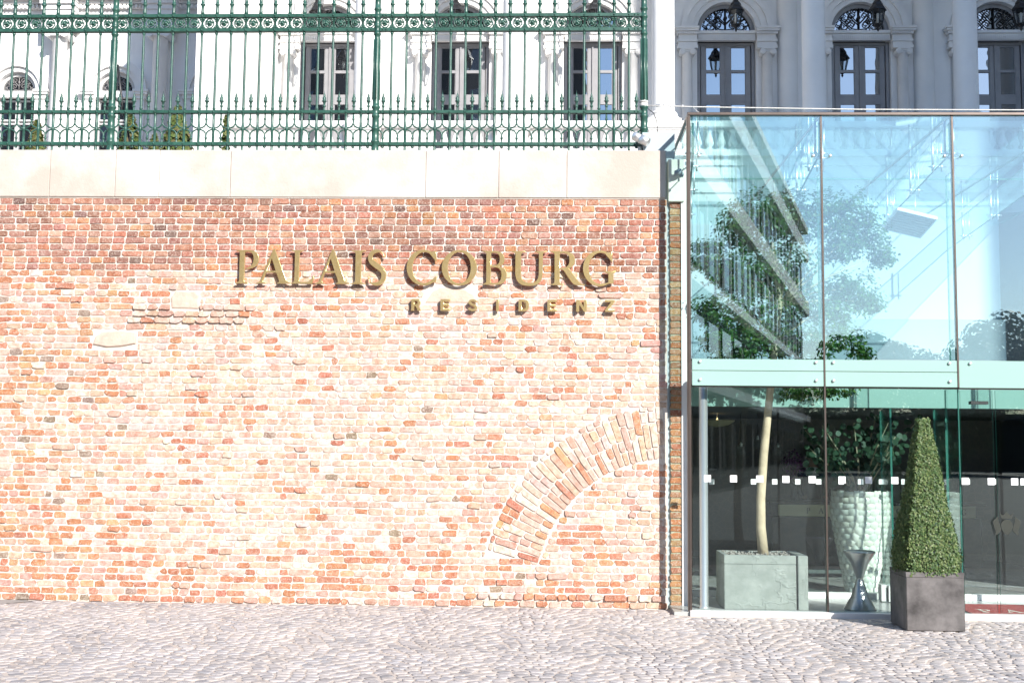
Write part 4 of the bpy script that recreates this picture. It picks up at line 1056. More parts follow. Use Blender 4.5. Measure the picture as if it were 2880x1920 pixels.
# roof: glass sheets on glass beams with stainless hangers
for x0, x1 in ((gx0, gm1), (gm1, gm2), (gm2, gx3), (gx3, gx4)):
    pane('roof_pane', x0+.012, x1-.012, YG+.06, 2.7, ztp+.002, ztp+.016, 'glass_roof'); pane('roof_pane', x0+.012, x1-.012, 2.72, 6.1, ztp+.002, ztp+.016, 'glass_roof')
for x in (gx0+.04, gm1, gm2, gx3):
    sh = .096
    b = MB(); a, c_ = Vector((x, YG+.08, 0)), Vector((x+sh*6.4, 6.1, 0)); n_ = Vector((1, -sh, 0)).normalized()*.012
    for z0, z1 in ((ztp-.42, ztp-.06),):
        vs = [a-n_, a+n_, c_+n_, c_-n_]; b.add([(p.x, p.y, z0) for p in vs]+[(p.x, p.y, z1) for p in vs], [(0, 1, 2, 3), (4, 7, 6, 5), (0, 4, 5, 1), (2, 6, 7, 3), (1, 5, 6, 2), (3, 7, 4, 0)])
    b.mi = [1, 1, 0, 0, 0, 0]; b.mi[2] = 1
    put('roof_beam', b, ['glass_inner', 'glass_edge'], pav)
    for yy in (YG+.14, YG+.75, 1.6, 3.2, 4.8):
        xx = x+sh*(yy-YG)
        h = MB(); h.tube([(xx-.05, yy, ztp-.03), (xx-.05, yy, ztp-.46)], .016, 8); h.tube([(xx+.05, yy, ztp-.03), (xx+.05, yy, ztp-.46)], .010, 8)
        h.tube([(xx-.10, yy, ztp-.40), (xx+.10, yy, ztp-.40)], .009, 6); h.sphere((xx-.05, yy, ztp-.40), .026, 8, 6); h.sphere((xx+.05, yy, ztp-.40), .022, 8, 6)
        put('hanger', h, 'steel_bright', pav)
    if x > gx0+.1:
        h = MB(); h.tube([(x+.03, YG+.09, ztp-.25), (x+.03, YG+.09, ztp-.62)], .020, 8); h.tube([(x-.05, YG+.07, ztp-.47), (x+.09, YG+.07, ztp-.47)], .011, 6); put('hanger', h, 'steel_bright', pav)
        pane('glass_rib', x+.012, x+.030, YG+.06, YG+.30, zs1+.02, ztp-.62, 'glass_inner')
b = MB(); xcl = P(1979, 1400, -.18).x; b.lathe([(.055, .04), (.055, .06), (.048, .062), (.048, zs3+.2)], 20, xcl, -.18); tag(put('steel_column', b, 'steel_bright', pav))
# ---- shell of the hall behind the glass
b = MB(); b.box(gx0-.2, gx4+.6, YG-.05, 9.5, -.02, .04); struct('hall_floor', b, 'floor_stone')
b = MB(); b.box(gx0-.5, gx0-.12, .10, 9.5, .0, ztp-.05); struct('side_wall', b, 'white_wall')
b = MB(); b.box(gx4, gx4+.4, YG+1, 9.5, .0, 2.7); struct('side_wall', b, 'white_wall')
zbw = P(2500, 574, 6.0).z
b = MB(); b.box(gx0-.12, gx4, 6.0, 6.3, 2.70, zbw-.03); b.box(gx0-.12, gx4, 5.95, 6.31, zbw-.028, zbw+.03); struct('back_wall', b, 'white_wall')
b = MB(); b.box(gx0-.11, gx4-.01, 5.80, 5.99, 2.705, P(2500, 897, 5.8).z); struct('gallery_parapet', b, 'grey_wall')
b = MB(); b.box(gx0-.11, gx4-.01, YI+.04, 9.5, 2.36, 2.70); struct('gallery_floor', b, 'white_wall')
b = MB(); b.box(gx0-.1, gx4, 9.2, 9.5, .04, 2.355); b.box(gx0-.115, gx0-.06, YI+.1, 9.19, .04, 2.355); b.box(gx4-.06, gx4-.002, YI+.1, 9.19, .04, 2.355); struct('dark_wall', b, 'dark_wall')
b = MB(); b.box(gx0-.1, gx4-.07, YI+.12, 9.18, 2.335, 2.358); struct('dark_ceiling', b, 'slate')

# ================================================================== THINGS INSIDE
# louvred light panel hung from the roof
lp = thing('ceiling_light_panel', 'tilted louvred light panel hanging under the glass roof', 'light panel', (P(2557, 628, 2.2).x, 2.2, P(2557, 628, 2.2).z))
b = MB(); b.box(-.28, .28, -.24, -.22, -.02, .03); b.box(-.28, .28, .22, .24, -.02, .03); b.box(-.28, -.26, -.22, .22, -.02, .03); b.box(.26, .28, -.22, .22, -.02, .03); b.box(-.26, .26, -.22, .22, .024, .03)
f_ = link('frame', b.mesh('frame', 'white_metal'), lp, rot=(math.radians(-22), math.radians(12), .12))
for i in range(8):
    b = MB(); b.box(-.259, .259, -.004, .004, -.018, .02); link('louvre', b.mesh('louvre', 'white_metal'), f_, (0, -.19+i*.054, 0), (0, 0, 0))
b = MB(); b.tube([(-.2, 0, .06), (-.22, 0, ztp-lp.location.z-.3)], .008, 6); b.tube([(.1, .05, .06), (.1, .05, ztp-lp.location.z-.3)], .008, 6); link('rod', b.mesh('rod', 'steel_bright'), lp)
# concrete planter with the indoor tree
px0, px1 = P(2037, 1640, -.22).x, P(2273, 1640, -.22).x
cp = thing('concrete_planter', 'large square greenish concrete planter with crack relief behind the glass', 'planter', ((px0+px1)/2, .10, .04))
hgt = P(2150, 1561, -.22).z-.04; wd = (px1-px0)/2
b = MB(); b.bbox(-wd, wd*.72, -.32, .32, 0, hgt-.10, .006)
for x0, x1, y0, y1 in ((-wd, wd*.72, -.32, -.27), (-wd, wd*.72, .27, .32), (-wd, -wd+.05, -.268, .268)): b.bbox(x0+.0005, x1-.0005, y0+.0005, y1, hgt-.098, hgt, .004)
link('body', b.mesh('body', 'concrete_planter'), cp)
b = MB(); b.bbox(wd*.76, wd, -.325, .32, 0, hgt, .006); link('side_panel', b.mesh('side_panel', 'concrete_planter'), cp)
b = MB(); b.box(wd*.721, wd*.759, -.29, .3, 0, hgt-.01); link('slot', b.mesh('slot', 'slate'), cp)
b = MB(); rr = random.Random(3)
for i in range(420):
    x, y = rr.uniform(-wd+.06, wd*.68), rr.uniform(-.25, .25); s = rr.uniform(.008, .018); b.sphere((x, y, hgt-.03+rr.uniform(0, .03)), s, 5, 3, .7)
o = link('pebbles', b.mesh('pebbles', 'pebble'), cp); o['kind'] = 'stuff'
b = MB(); b.box(-wd+.05, wd*.7, -.265, .265, hgt-.099, hgt-.03); link('soil', b.mesh('soil', 'soil'), cp)
tb = P(2146, 1556, .10); tt = P(2172, 1085, .10)
tree = thing('indoor_tree', 'tall leafy indoor tree with pale trunk standing in the concrete planter', 'tree', (tb.x, .10, tb.z-.03))
tl = wloc(tree)
def lp_(px, py, y): return P(px, py, y)-tl
tk = MB(); pts = [lp_(2147, 1562, .1), lp_(2140, 1480, .1), lp_(2140, 1400, .1), lp_(2148, 1280, .1), lp_(2160, 1160, .1), lp_(2168, 1080, .1), lp_(2180, 960, .1), lp_(2192, 860, .1), lp_(2185, 760, .15), lp_(2170, 680, .15)]
tk.tube(pts, [.062, .054, .050, .048, .044, .042, .042, .036, .03, .02], 12)
link('trunk', tk.mesh('trunk', 'bark_pale'), tree)
lobes = [(2150, 620, .2, .58, .42), (2090, 640, .5, .35, .28), (2250, 600, .25, .42, .34), (2370, 600, .3, .42, .30), (2440, 655, .3, .30, .26), (2480, 715, .25, .16, .18), (2360, 690, .2, .32, .22),
         (1990, 695, .2, .20, .09), (1975, 735, .2, .22, .12), (2030, 760, .2, .26, .20), (2100, 760, .2, .45, .34), (2200, 760, .3, .45, .36), (2110, 880, .1, .55, .38), (1985, 870, .1, .22, .16), (2240, 850, .3, .32, .28),
         (2390, 810, .3, .36, .20), (2440, 850, .3, .20, .14), (2340, 870, .2, .28, .20), (2090, 970, .1, .48, .20), (2230, 960, .2, .40, .22), (2350, 945, .2, .30, .18), (2420, 990, .2, .16, .12), (2020, 940, .1, .25, .2), (2330, 1100, .35, .30, .05), (2240, 1105, .3, .22, .06)]
br = MB()
for (px, py, yy, rx, rz) in lobes[:23]:
    c_ = lp_(px, py, yy); s0 = pts[6] if py > 850 else pts[7]; m_ = (s0+c_)/2+Vector((0, 0, .05)); br.tube([s0, m_, c_], [.020, .013, .005], 5)
link('branches', br.mesh('branches', 'bark_pale'), tree)
lf = MB(); rr = random.Random(11)
for (px, py, yy, rx, rz) in lobes:
    c_ = lp_(px, py, yy); n = int(1500*rx*max(rz, .12)/.12)
    n = int(9500*rx*max(.1, rz)**.5)
    ncl = max(6, n//16)
    for k in range(ncl):
        d = Vector((rr.gauss(0, 1), rr.gauss(0, 1), rr.gauss(0, 1))).normalized(); q = rr.random()**.4
        q *= 1+.22*noise.noise((d.x*2.5+px, d.y*2.5, d.z*2.5+py))
        cc = c_+Vector((d.x*rx*q, d.y*min(.42, rx)*q, d.z*rz*q))
        if cc.z+tl.z < zs1+.02 and py < 1050: cc.z = zs1+.03-tl.z+rr.uniform(0, .05)
        for j in range(14):
            e = Vector((rr.gauss(0, .035), rr.gauss(0, .035), rr.gauss(0, .03)))
            p_ = cc+e
            if p_.y+tl.y < YG+.05: p_.y = YG+.05-tl.y+rr.uniform(0, .1)
            leaves(lf, p_, (d.x, d.y-.2, .8+d.z), rr.uniform(.022, .036), rr, 1.7)
link('crown', lf.mesh('crown', 'leaf_ficus'), tree)
# low planting behind the spandrel
for px, py0, w_, yy, lab in ((2300, 950, 50, -.15, 'small leafy plant on the spandrel ledge right of the tree'),):
    o = thing('ledge_plant', lab, 'plant', (P(px, 1005, yy).x, yy, zs1+.0)); lf = MB(); rr = random.Random(5); hh = P(px, py0, yy).z-zs1
    stm = MB()
    for k in range(14): a = rr.uniform(0, 2*PI); stm.tube([(0, 0, 0), (.05*math.cos(a), .05*math.sin(a), hh*.5), (.13*math.cos(a), .1*math.sin(a), hh*rr.uniform(.5, 1))], .003, 4)
    link('stems', stm.mesh('stems', 'twig'), o)
    for k in range(700): a = rr.uniform(0, 2*PI); h_ = rr.random(); leaves(lf, (.2*math.cos(a)*rr.random(), .12*math.sin(a)*rr.random(), hh*h_*(1-.3*rr.random())), (0, -.3, 1), .03, rr)
    link('foliage', lf.mesh('foliage', 'leaf_ficus'), o)
# steel hourglass table
hx = P(2418, 1640, -.05); r0 = 43/F*13.45
ht = P(2418, 1548, -.05).z-.04
b = MB(); b.lathe([(r0, 0), (r0, .012), (r0*.55, ht*.22), (.040, ht*.50), (.036, ht*.52), (.040, ht*.54), (r0*.55, ht*.78), (r0, ht-.02), (r0, ht), (r0-.008, ht), (r0-.02, ht-.012), (.001, ht-.014)], 40)
tag(link('hourglass_table', b.mesh('hourglass_table', 'steel'), None, (hx.x, -.05, .04)), 'brushed steel hourglass shaped side table behind the glass', 'table')
# shell mosaic vase with its plant
yv = 1.55; vx = P(2422, 1640, yv).x; vtop = P(2422, 1380, yv).z; vh = vtop-.04
va = thing('shell_vase', 'tall white vase covered in overlapping mother of pearl plates', 'vase', (vx, yv, .04))
def vr(h): return .175+.175*min(1, h/.75)**.9-(.02*max(0, h-.85)/.15)
b = MB(); b.lathe([(.17, 0)]+[(vr(i/10)-.012, vh*i/10) for i in range(11)]+[(vr(1)-.05, vh), (vr(1)-.06, vh-.3), (.001, vh-.3)], 28); link('body', b.mesh('body', 'pebble'), va)
tv = []
for i in range(4):
    rr = random.Random(i); b = MB(); n = 5; L_ = 1.0
    vs = []
    for iz in range(n+1):
        for ix in range(n+1):
            u, v_ = ix/n-.5, iz/n-.5; vs.append((u*(1+.06*rr.uniform(-1, 1)), -.020*(1-3*u*u-2*v_*v_)-.012*v_, v_*(1+.05*rr.uniform(-1, 1))))
    b.add(vs, [(r_*(n+1)+c, r_*(n+1)+c+1, (r_+1)*(n+1)+c+1, (r_+1)*(n+1)+c) for r_ in range(n) for c in range(n)], True); tv.append(b.mesh('shell_plate', 'shell'))
nr, na_ = 17, 17
for i in range(nr):
    for k in range(na_):
        h = (i+.5)/nr; a = 2*PI*(k+.5*(i % 2))/na_; r_ = vr(h)-.003
        w_ = 2*PI*r_/na_*(1.06 if (i+k) % 2 else .92); hh = vh/nr*(1.0 if (i+k) % 2 else 1.3)
        link('shell_plate', R.choice(tv), va, (r_*math.cos(a), r_*math.sin(a), vh*h), (0, 0, a+PI/2), (w_, 1, hh))
pl = thing('round_leaf_plant', 'dark round leaved plant with bare branches growing from the shell vase', 'plant', (vx, yv, vtop-.28))
stm = MB(); lf = MB(); rr = random.Random(21); zt_ = 2.26-(vtop-.28)
for k in range(17):
    a = rr.uniform(0, 2*PI); reach = rr.uniform(.25, .85); hh = rr.uniform(.55, 1.0)*zt_
    p0, p1, p2, p3 = Vector((.05*math.cos(a), .05*math.sin(a), 0)), Vector((.18*reach*math.cos(a), .12*math.sin(a), hh*.4)), Vector((.55*reach*math.cos(a), .3*reach*math.sin(a), hh*.72)), Vector((.95*reach*math.cos(a), .5*reach*math.sin(a), hh))
    stm.tube([p0, p1, p2, p3], [.014, .012, .009, .004], 6)
    for j in range(26):
        u = rr.random(); q = p1.lerp(p2, u) if rr.random() < .35 else p2.lerp(p3, u)
        c_ = q+Vector((rr.gauss(0, .09), rr.gauss(0, .09), rr.gauss(0, .08))); c_.z = min(c_.z, zt_)
        n = Vector((rr.uniform(-.6, .6), -1, rr.uniform(-.4, .8))).normalized(); u_ = n.orthogonal().normalized(); w_ = n.cross(u_); s = rr.uniform(.025, .048)
        lf.add([c_+(u_*math.cos(2*PI*i/8)+w_*math.sin(2*PI*i/8))*s for i in range(8)], [tuple(range(8))])
link('stems', stm.mesh('stems', 'bark_pale'), pl); link('leaves', lf.mesh('leaves', 'leaf_round'), pl)
# reception desk with lettered front
yd = 5.0; dx0, dx1 = P(2190, 1430, yd).x, P(2745, 1430, yd).x; dzt, dzb = P(2450, 1421, yd).z, P(2450, 1453, yd).z
desk = thing('reception_desk', 'dark reception desk with a cream panel lettered PALAIS COBURG', 'desk', ((dx0+dx1)/2, yd, .04))
b = MB(); b.bbox(dx0-.1, dx1+.1, yd+.05, yd+.65, .041, dzb-.01, .01); b.bbox(dx0-.15, dx1+.15, yd-.02, yd+.7, dzt+.012, dzt+.05, .006); b.box(dx0, dx1, yd+.06, yd+.6, dzb-.009, dzt+.011); put('body', b, 'desk_wood', desk)
b = MB(); b.box(dx0, dx1, yd+.02, yd+.058, dzb, dzt); pn = put('panel', b, 'panel_cream', desk)
word = 'PALAIS COBURG'; xa = P(1900+715/2.01, 1437, yd).x; xz = P(1900+1668/2.01, 1437, yd).x; cell = (xz-xa)/len(word); hL = (dzt-dzb)*.52
for i, ch in enumerate(word):
    if ch == ' ': continue
    wd_ = hL*{'I': .38, 'S': .55, 'P': .65, 'B': .7, 'L': .65, 'A': .95}.get(ch, .85)
    xo = xa+cell*(i+.5)-wd_/2; loops = GL[ch]; xs = [p[0] for l in loops for p in l]; k = wd_/(max(xs)-min(xs))
    me = curve_mesh('letter', [[((p[0]-min(xs))*k, p[1]*hL) for p in l] for l in loops], .006, 0, 'ink'); link('letter', me, pn, Vector((xo, yd+.016, dzb+(dzt-dzb)*.24))-wloc(pn))
# clerk behind the desk
pp_ = P(2283, 1380, yd+1.0); per = thing('person', 'person in black suit and white shirt standing behind the reception desk', 'person', (pp_.x, yd+1.0, .04))
def skin_mesh(name, vs, es, rad, mat, sub=2):
    me = bpy.data.meshes.new(name); me.from_pydata(vs, es, []); o = bpy.data.objects.new(name, me); COL.objects.link(o)
    sk = o.modifiers.new('s', 'SKIN'); sk.use_smooth_shade = True; sb_ = o.modifiers.new('u', 'SUBSURF'); sb_.levels = sb_.render_levels = sub
    for i, r_ in enumerate(rad): me.skin_vertices[0].data[i].radius = r_ if hasattr(r_, '__len__') else (r_, r_)
    me.skin_vertices[0].data[0].use_root = True
    dg = bpy.context.evaluated_depsgraph_get(); m2 = bpy.data.meshes.new_from_object(o.evaluated_get(dg)); bpy.data.objects.remove(o); m2.name = name
    m2.materials.clear()
    for m_ in ([mat] if isinstance(mat, str) else mat): m2.materials.append(M[m_])
    return m2
V = [(0, 0, .92), (0, 0, 1.10), (0, 0, 1.30), (0, -.01, 1.44), (0, -.01, 1.53), (0, -.02, 1.60), (0, -.025, 1.68), (0, -.01, 1.75),
     (.17, 0, 1.42), (.24, .0, 1.18), (.20, -.18, 1.02), (.14, -.27, 1.02), (-.17, 0, 1.42), (-.24, 0, 1.18), (-.20, -.18, 1.02), (-.14, -.27, 1.02),
     (.09, 0, .82), (.10, 0, .48), (.10, .02, .09), (.10, -.12, .04), (-.09, 0, .82), (-.10, 0, .48), (-.10, .02, .09), (-.10, -.12, .04)]
E_ = [(0, 1), (1, 2), (2, 3), (3, 4), (4, 5), (5, 6), (6, 7), (3, 8), (8, 9), (9, 10), (10, 11), (3, 12), (12, 13), (13, 14), (14, 15), (0, 16), (16, 17), (17, 18), (18, 19), (0, 20), (20, 21), (21, 22), (22, 23)]
RD = [(.16, .11), (.15, .10), (.17, .11), (.13, .09), (.05, .05), (.075, .085), (.085, .10), (.06, .07), .07, .055, .042, .03, .07, .055, .042, .03, .09, .065, .045, .04, .09, .065, .045, .04]
me = skin_mesh('body', V, E_, RD, ['suit', 'skin', 'shirt'])
for p in me.polygons:
    c_ = p.center
    if c_.z > 1.495: p.material_index = 1
    elif abs(c_.x) < .035+.06*(c_.z-1.25)/.2 and c_.y < -.03 and c_.z > 1.25: p.material_index = 2
    elif c_.y < -.235 and .9 < c_.z < 1.1: p.material_index = 1
link('body', me, per)
hb = MB(); hb.sphere((0, .012, 1.70), .108, 14, 9, 1.05); hb.v = [(p[0]*.9, p[1]+(.05 if p[1] < -.03 and p[2] < 1.76 else 0), max(p[2], 1.62)) for p in hb.v]; link('hair', hb.mesh('hair', 'hair'), per)
fb = MB(); fb.tube([(0, -.115, 1.69), (0, -.135, 1.65), (0, -.11, 1.64)], [.008, .014, .012], 6)
for s in (-1, 1): fb.sphere((s*.032, -.108, 1.685), .010, 6, 4); fb.sphere((s*.083, -.01, 1.66), .022, 6, 4)
link('face', fb.mesh('face', 'skin'), per)
# flowers on the desk, bowl of apples
fx = P(2232, 1340, yd+.3); fl = thing('flower_vase', 'purple flowers in a slim dark vase on the reception desk', 'flowers', (fx.x, yd+.3, dzt+.05))
b = MB(); b.lathe([(.05, 0), (.06, .05), (.045, .2), (.055, .28)], 12); link('vase', b.mesh('vase', 'slate'), fl)
b = MB(); rr = random.Random(9)
for k in range(300):
    d = Vector((rr.gauss(0, 1), rr.gauss(0, 1), rr.gauss(0, 1))).normalized()*rr.random()**.4; leaves(b, (d.x*.2, d.y*.2, .55+d.z*.26), d, .045, rr, 1.2)
link('blooms', b.mesh('blooms', 'petal'), fl)
b = MB()
for k in range(8): a = k*.8; b.tube([(0, 0, .25), (.1*math.cos(a), .1*math.sin(a), .55)], .004, 4)
link('stems', b.mesh('stems', 'twig'), fl)
# clear globe pendants and a warm ceiling bowl lamp
for i, (q, v_, lab) in enumerate(((370, 450, 'clear glass globe pendant left of the pale tree trunk'), (465, 412, 'highest clear glass globe pendant right beside the pale trunk'), (580, 455, 'clear glass globe pendant between trunk and purple flowers'), (745, 510, 'lowest clear glass globe pendant above the clerk'))):
    yy = 3.6; p = P(1900+q/2.01, 1040+v_/2.01, yy); o = thing('globe_pendant', lab, 'lamp', tuple(p)); rg = 30/2.01/F*17.1
    b = MB(); b.sphere((0, 0, 0), rg, 18, 12); link('globe', b.mesh('globe', 'glass_inner'), o)
    b = MB(); b.tube([(0, 0, rg), (0, 0, 2.33-p.z)], .004, 5); link('cord', b.mesh('cord', 'cable_dark'), o)
    b = MB(); b.lathe([(.02, rg*.6), (.02, rg), (.012, rg+.03)], 8); link('socket', b.mesh('socket', 'steel_bright'), o)
p = P(1900+235/2.01, 1040+215/2.01, 4.0); o = thing('bowl_lamp', 'warm shallow bowl lamp under the dark hall ceiling', 'lamp', (p.x, 4.0, 2.14))
b = MB(); b.lathe([(.02, 0), (.16, .025), (.25, .08), (.26, .10)], 20); link('bowl', b.mesh('bowl', 'panel_cream'), o)
b = MB(); b.lathe([(.12, .09), (.12, .095), (.001, .11)], 14); link('bulb', b.mesh('bulb', 'lamp_glow'), o)
b = MB(); b.tube([(0, 0, .1), (0, 0, .19)], .01, 6); link('stem', b.mesh('stem', 'steel_bright'), o)
p = P(1900+188/2.01, 1040+535/2.01, 6.5); o = thing('wall_lamp', 'tiny glowing lamp deep in the dark hall beside the steel column', 'lamp', tuple(p))
b = MB(); b.sphere((0, 0, 0), .05, 10, 7, 1.4); link('bulb', b.mesh('bulb', 'lamp_glow'), o)
b = MB(); b.tube([(0, 0, .06), (0, 0, 2.33-p.z)], .006, 5); link('cord', b.mesh('cord', 'cable_dark'), o)
# red door mat with white letters
mx0 = gm2+.12; mat = thing('door_mat', 'red door mat with pale lettering inside the entrance', 'mat', (mx0+.9, YG+.55, .042))
b = MB(); b.bbox(mx0, mx0+1.8, YG+.10, YG+.9, .0405, .052, .003); put('pad', b, 'red_mat', mat)
for i, ch in enumerate('PALAIS'):
    loops = GL[ch]; xs = [p[0] for l in loops for p in l]; k = .24; me = curve_mesh('letter', [[((p[0]-min(xs))*k*.8, p[1]*k) for p in l] for l in loops], .002, 0, 'mat_letter')
    link('letter', me, mat, Vector((mx0+.14+i*.27, YG+.17, .0545))-wloc(mat), (-PI/2, 0, 0))

# ================================================================== THINGS OUTSIDE
# metal planter with clipped box pyramid
q0, q1 = G(2554, 1776), G(2713, 1776); wpl = (q1.x-q0.x); yp = (q0.y+q1.y)/2; hpl = P(2630, 1611, yp).z
mpn = thing('metal_planter', 'dark patinated metal cube planter standing on the cobbles', 'planter', ((q0.x+q1.x)/2, yp+wpl/2, .008))
b = MB(); h2 = wpl/2
b.bbox(-h2, h2, -h2, h2, 0, hpl-.05, .006)
for x0, x1, y0, y1 in ((-h2, h2, -h2, -h2+.02), (-h2, h2, h2-.02, h2), (-h2, -h2+.02, -h2+.021, h2-.021), (h2-.02, h2, -h2+.021, h2-.021)): b.box(x0, x1, y0, y1, hpl-.049, hpl)
link('box', b.mesh('box', 'planter_metal'), mpn)
b = MB(); b.box(-h2+.021, h2-.021, -h2+.021, h2-.021, hpl-.049, hpl-.02); link('soil', b.mesh('soil', 'soil'), mpn)
box = thing('box_tree', 'clipped pyramid shaped box tree growing in the metal planter', 'shrub', ((q0.x+q1.x)/2, yp+wpl/2, hpl-.02))
top = P(2622, 1180, yp+wpl/2).z-hpl+.02
b = MB(); b.tube([(0, 0, 0), (0, 0, top*.8)], [.03, .01], 7); 
for k in range(60):
    h_ = R.uniform(.05, .85)*top; a = R.uniform(0, 2*PI); r_ = (1-h_/top)*.26; b.tube([(0, 0, h_), (r_*math.cos(a), r_*math.sin(a), h_+.05)], .004, 4)
link('trunk', b.mesh('trunk', 'bark_dark'), box)
lf = MB(); rr = random.Random(31); hw0 = h2*1.02
def half(h):
    u = h/top
    return hw0*(1.0 if u < .12 else 1.0-(u-.12)/.88*.80)*(1+.03*math.sin(u*9))
ncount = 0
while ncount < 21000:
    u = rr.random()
    if rr.random() > half(u*top)/hw0+.05: continue
    h_ = u*top; hwd = half(h_); side = rr.choice((0, 0, 1, 1, 2, 3)); tpos = rr.uniform(-1, 1); dep = 1-.20*rr.random()**2
    rc = 1-.16*abs(tpos)**4
    if side == 0: x, y, nn = tpos*hwd*rc, -hwd*dep*rc, (0, -1, .35)
    elif side == 1: x, y, nn = -hwd*dep*rc, tpos*hwd*rc, (-1, 0, .35)
    elif side == 2: x, y, nn = hwd*dep*rc, tpos*hwd*rc, (1, 0, .35)
    else: x, y, nn = tpos*hwd*rc, hwd*dep*rc, (0, 1, .35)
    bump = 1+.09*noise.noise((x*9, y*9, h_*9))+.05*noise.noise((x*24, y*24, h_*24))
    if u > .93: bump *= .9
    leaves(lf, (x*bump+rr.gauss(0, .006), y*bump+rr.gauss(0, .006), h_+rr.gauss(0, .012)), nn, rr.uniform(.013, .022), rr, 1.7); ncount += 1
link('foliage', lf.mesh('foliage', 'leaf_box'), box)
# spotlight on the coping
s0, s1 = P(1780, 381, .05), P(1823, 404, .05)
sl = thing('spotlight', 'silver cylinder spotlight mounted on the coping at the fence end', 'spotlight', (s0.x+.05, .08, ZC1))
ax = Vector((s1.x-s0.x, -.05, s1.z-s0.z)); L_ = ax.length; ax.normalize()
b = MB(); b.lathe([(.001, 0), (.045, .004), (.052, .012), (.052, L_*.45), (.050, L_*.455), (.050, L_*.47), (.055, L_*.48), (.055, L_), (.048, L_), (.046, L_-.03), (.001, L_-.03)], 20)
link('housing', b.mesh('housing', 'steel_bright'), sl, s0-wloc(sl), ax.to_track_quat('Z', 'Y').to_euler())
b = MB(); c_ = (s0+s1)/2-wloc(sl); b.tube([(c_.x-.0, .065, c_.z-.01), (c_.x-.06, .07, c_.z+.10), (c_.x-.10, .07, c_.z+.04)], .006, 5); b.tube([(c_.x+.02, .03, c_.z-.04), (c_.x+.03, .02, .0)], .009, 6); b.box(c_.x-.02, c_.x+.09, -.03, .07, .0, .012); link('bracket', b.mesh('bracket', 'black_iron'), sl)
# steel rope from the fence post over the pavilion and the cable with its plug
pc = Vector((xpost[0], YF, zf(298))); 
rope = thing('steel_rope', 'thin pale rope stretched from the fence post over the pavilion', 'rope', tuple(pc))
b = MB(); e1 = P(1948, 301, .3)-pc; e2 = P(2880, 310, .3)-pc; e3 = e2*1.0+(e2-e1)*.5
b.tube([Vector((.04, 0, 0)), e1*.4+Vector((0, 0, .004)), e1, e1.lerp(e2, .5)-Vector((0, 0, .012)), e2, e3], .0075, 6); link('strand', b.mesh('strand', 'rope'), rope)
b = MB(); b.tube([(e1.x*.25, 0, .0), (e1.x*.42, 0, .004)], .014, 6); b.tube([(e1.x*.50, 0, .012), (e1.x*.55, 0, -.012), (e1.x*.60, 0, .010)], .009, 5); b.sphere((e1.x*.8, 0, 0), .014, 8, 5); b.sphere((e1.x, e1.y, e1.z), .012, 8, 5); link('turnbuckle', b.mesh('turnbuckle', 'steel'), rope)
b = MB(); b.lathe([(.048, -.03), (.052, 0), (.048, .03)], 12, -.0, 0); b.lathe([(.050, .035), (.053, .045), (.050, .055)], 12); link('clamp', b.mesh('clamp', 'rope'), rope)
b = MB(); e4 = P(1974, 322, .1)-pc; b.tube([e1, (e1+e4)/2-Vector((0, 0, .01)), e4], .006, 5); link('guy_strand', b.mesh('guy_strand', 'rope'), rope)
cb_ = thing('cable', 'thin black cable with plug hanging from the fence post to the pier', 'cable', tuple(pc+Vector((.03, -.02, -.02))))
cpts = [P(x, y, .30-.02*i)-wloc(cb_) for i, (x, y) in enumerate(((1822, 306), (1838, 318), (1847, 340), (1850, 378), (1853, 390), (1862, 402), (1876, 416), (1888, 434), (1892, 447)))]
b = MB(); b.tube(cpts, .0055, 6); link('wire', b.mesh('wire', 'cable_dark'), cb_)
b = MB(); b.tube([cpts[3], cpts[4]], .016, 8); link('plug', b.mesh('plug', 'black_iron'), cb_)
p = P(1906, 484, -.02); cm = thing('swivel_lamp', 'small grey swivel lamp fixed to the pale pier cap', 'lamp', (p.x, .0, p.z))
b = MB(); b.lathe([(.001, 0), (.035, .004), (.038, .03), (.03, .09), (.001, .092)], 14); b.v = [(-p_[2]*.9+.04, p_[0]-.05, p_[1]-p_[2]*.25) for p_ in b.v]; link('head', b.mesh('head', 'grey_wall'), cm)
b = MB(); b.tube([(.04, -.04, 0), (.045, .021, -.02)], .012, 6); b.lathe([(.03, 0), (.03, .012)], 12); n_=24; b.v[-n_:] = [(.045+p_[0], .02-p_[2], p_[1]-.02) for p_ in b.v[-n_:]]; link('mount', b.mesh('mount', 'grey_wall'), cm)
p = P(1866, 412, 10.9); fl2 = thing('floodlight', 'small round floodlight before the column pedestal', 'floodlight', (p.x, 10.95, p.z-.2))
b = MB(); b.lathe([(.001, 0), (.13, .03), (.16, .10), (.165, .12), (.001, .13)], 16); b.v = [(p_[0], -p_[2]*.4, p_[1]*.7+.22+p_[2]) for p_ in b.v]; link('head', b.mesh('head', 'grey_wall'), fl2)
b = MB(); b.tube([(-.18, 0, .30), (-.18, 0, .12), (0, 0, .02), (.18, 0, .12), (.18, 0, .30)], .012, 5); b.tube([(0, 0, .02), (0, 0, -1.2)], .02, 5); link('yoke', b.mesh('yoke', 'black_iron'), fl2)

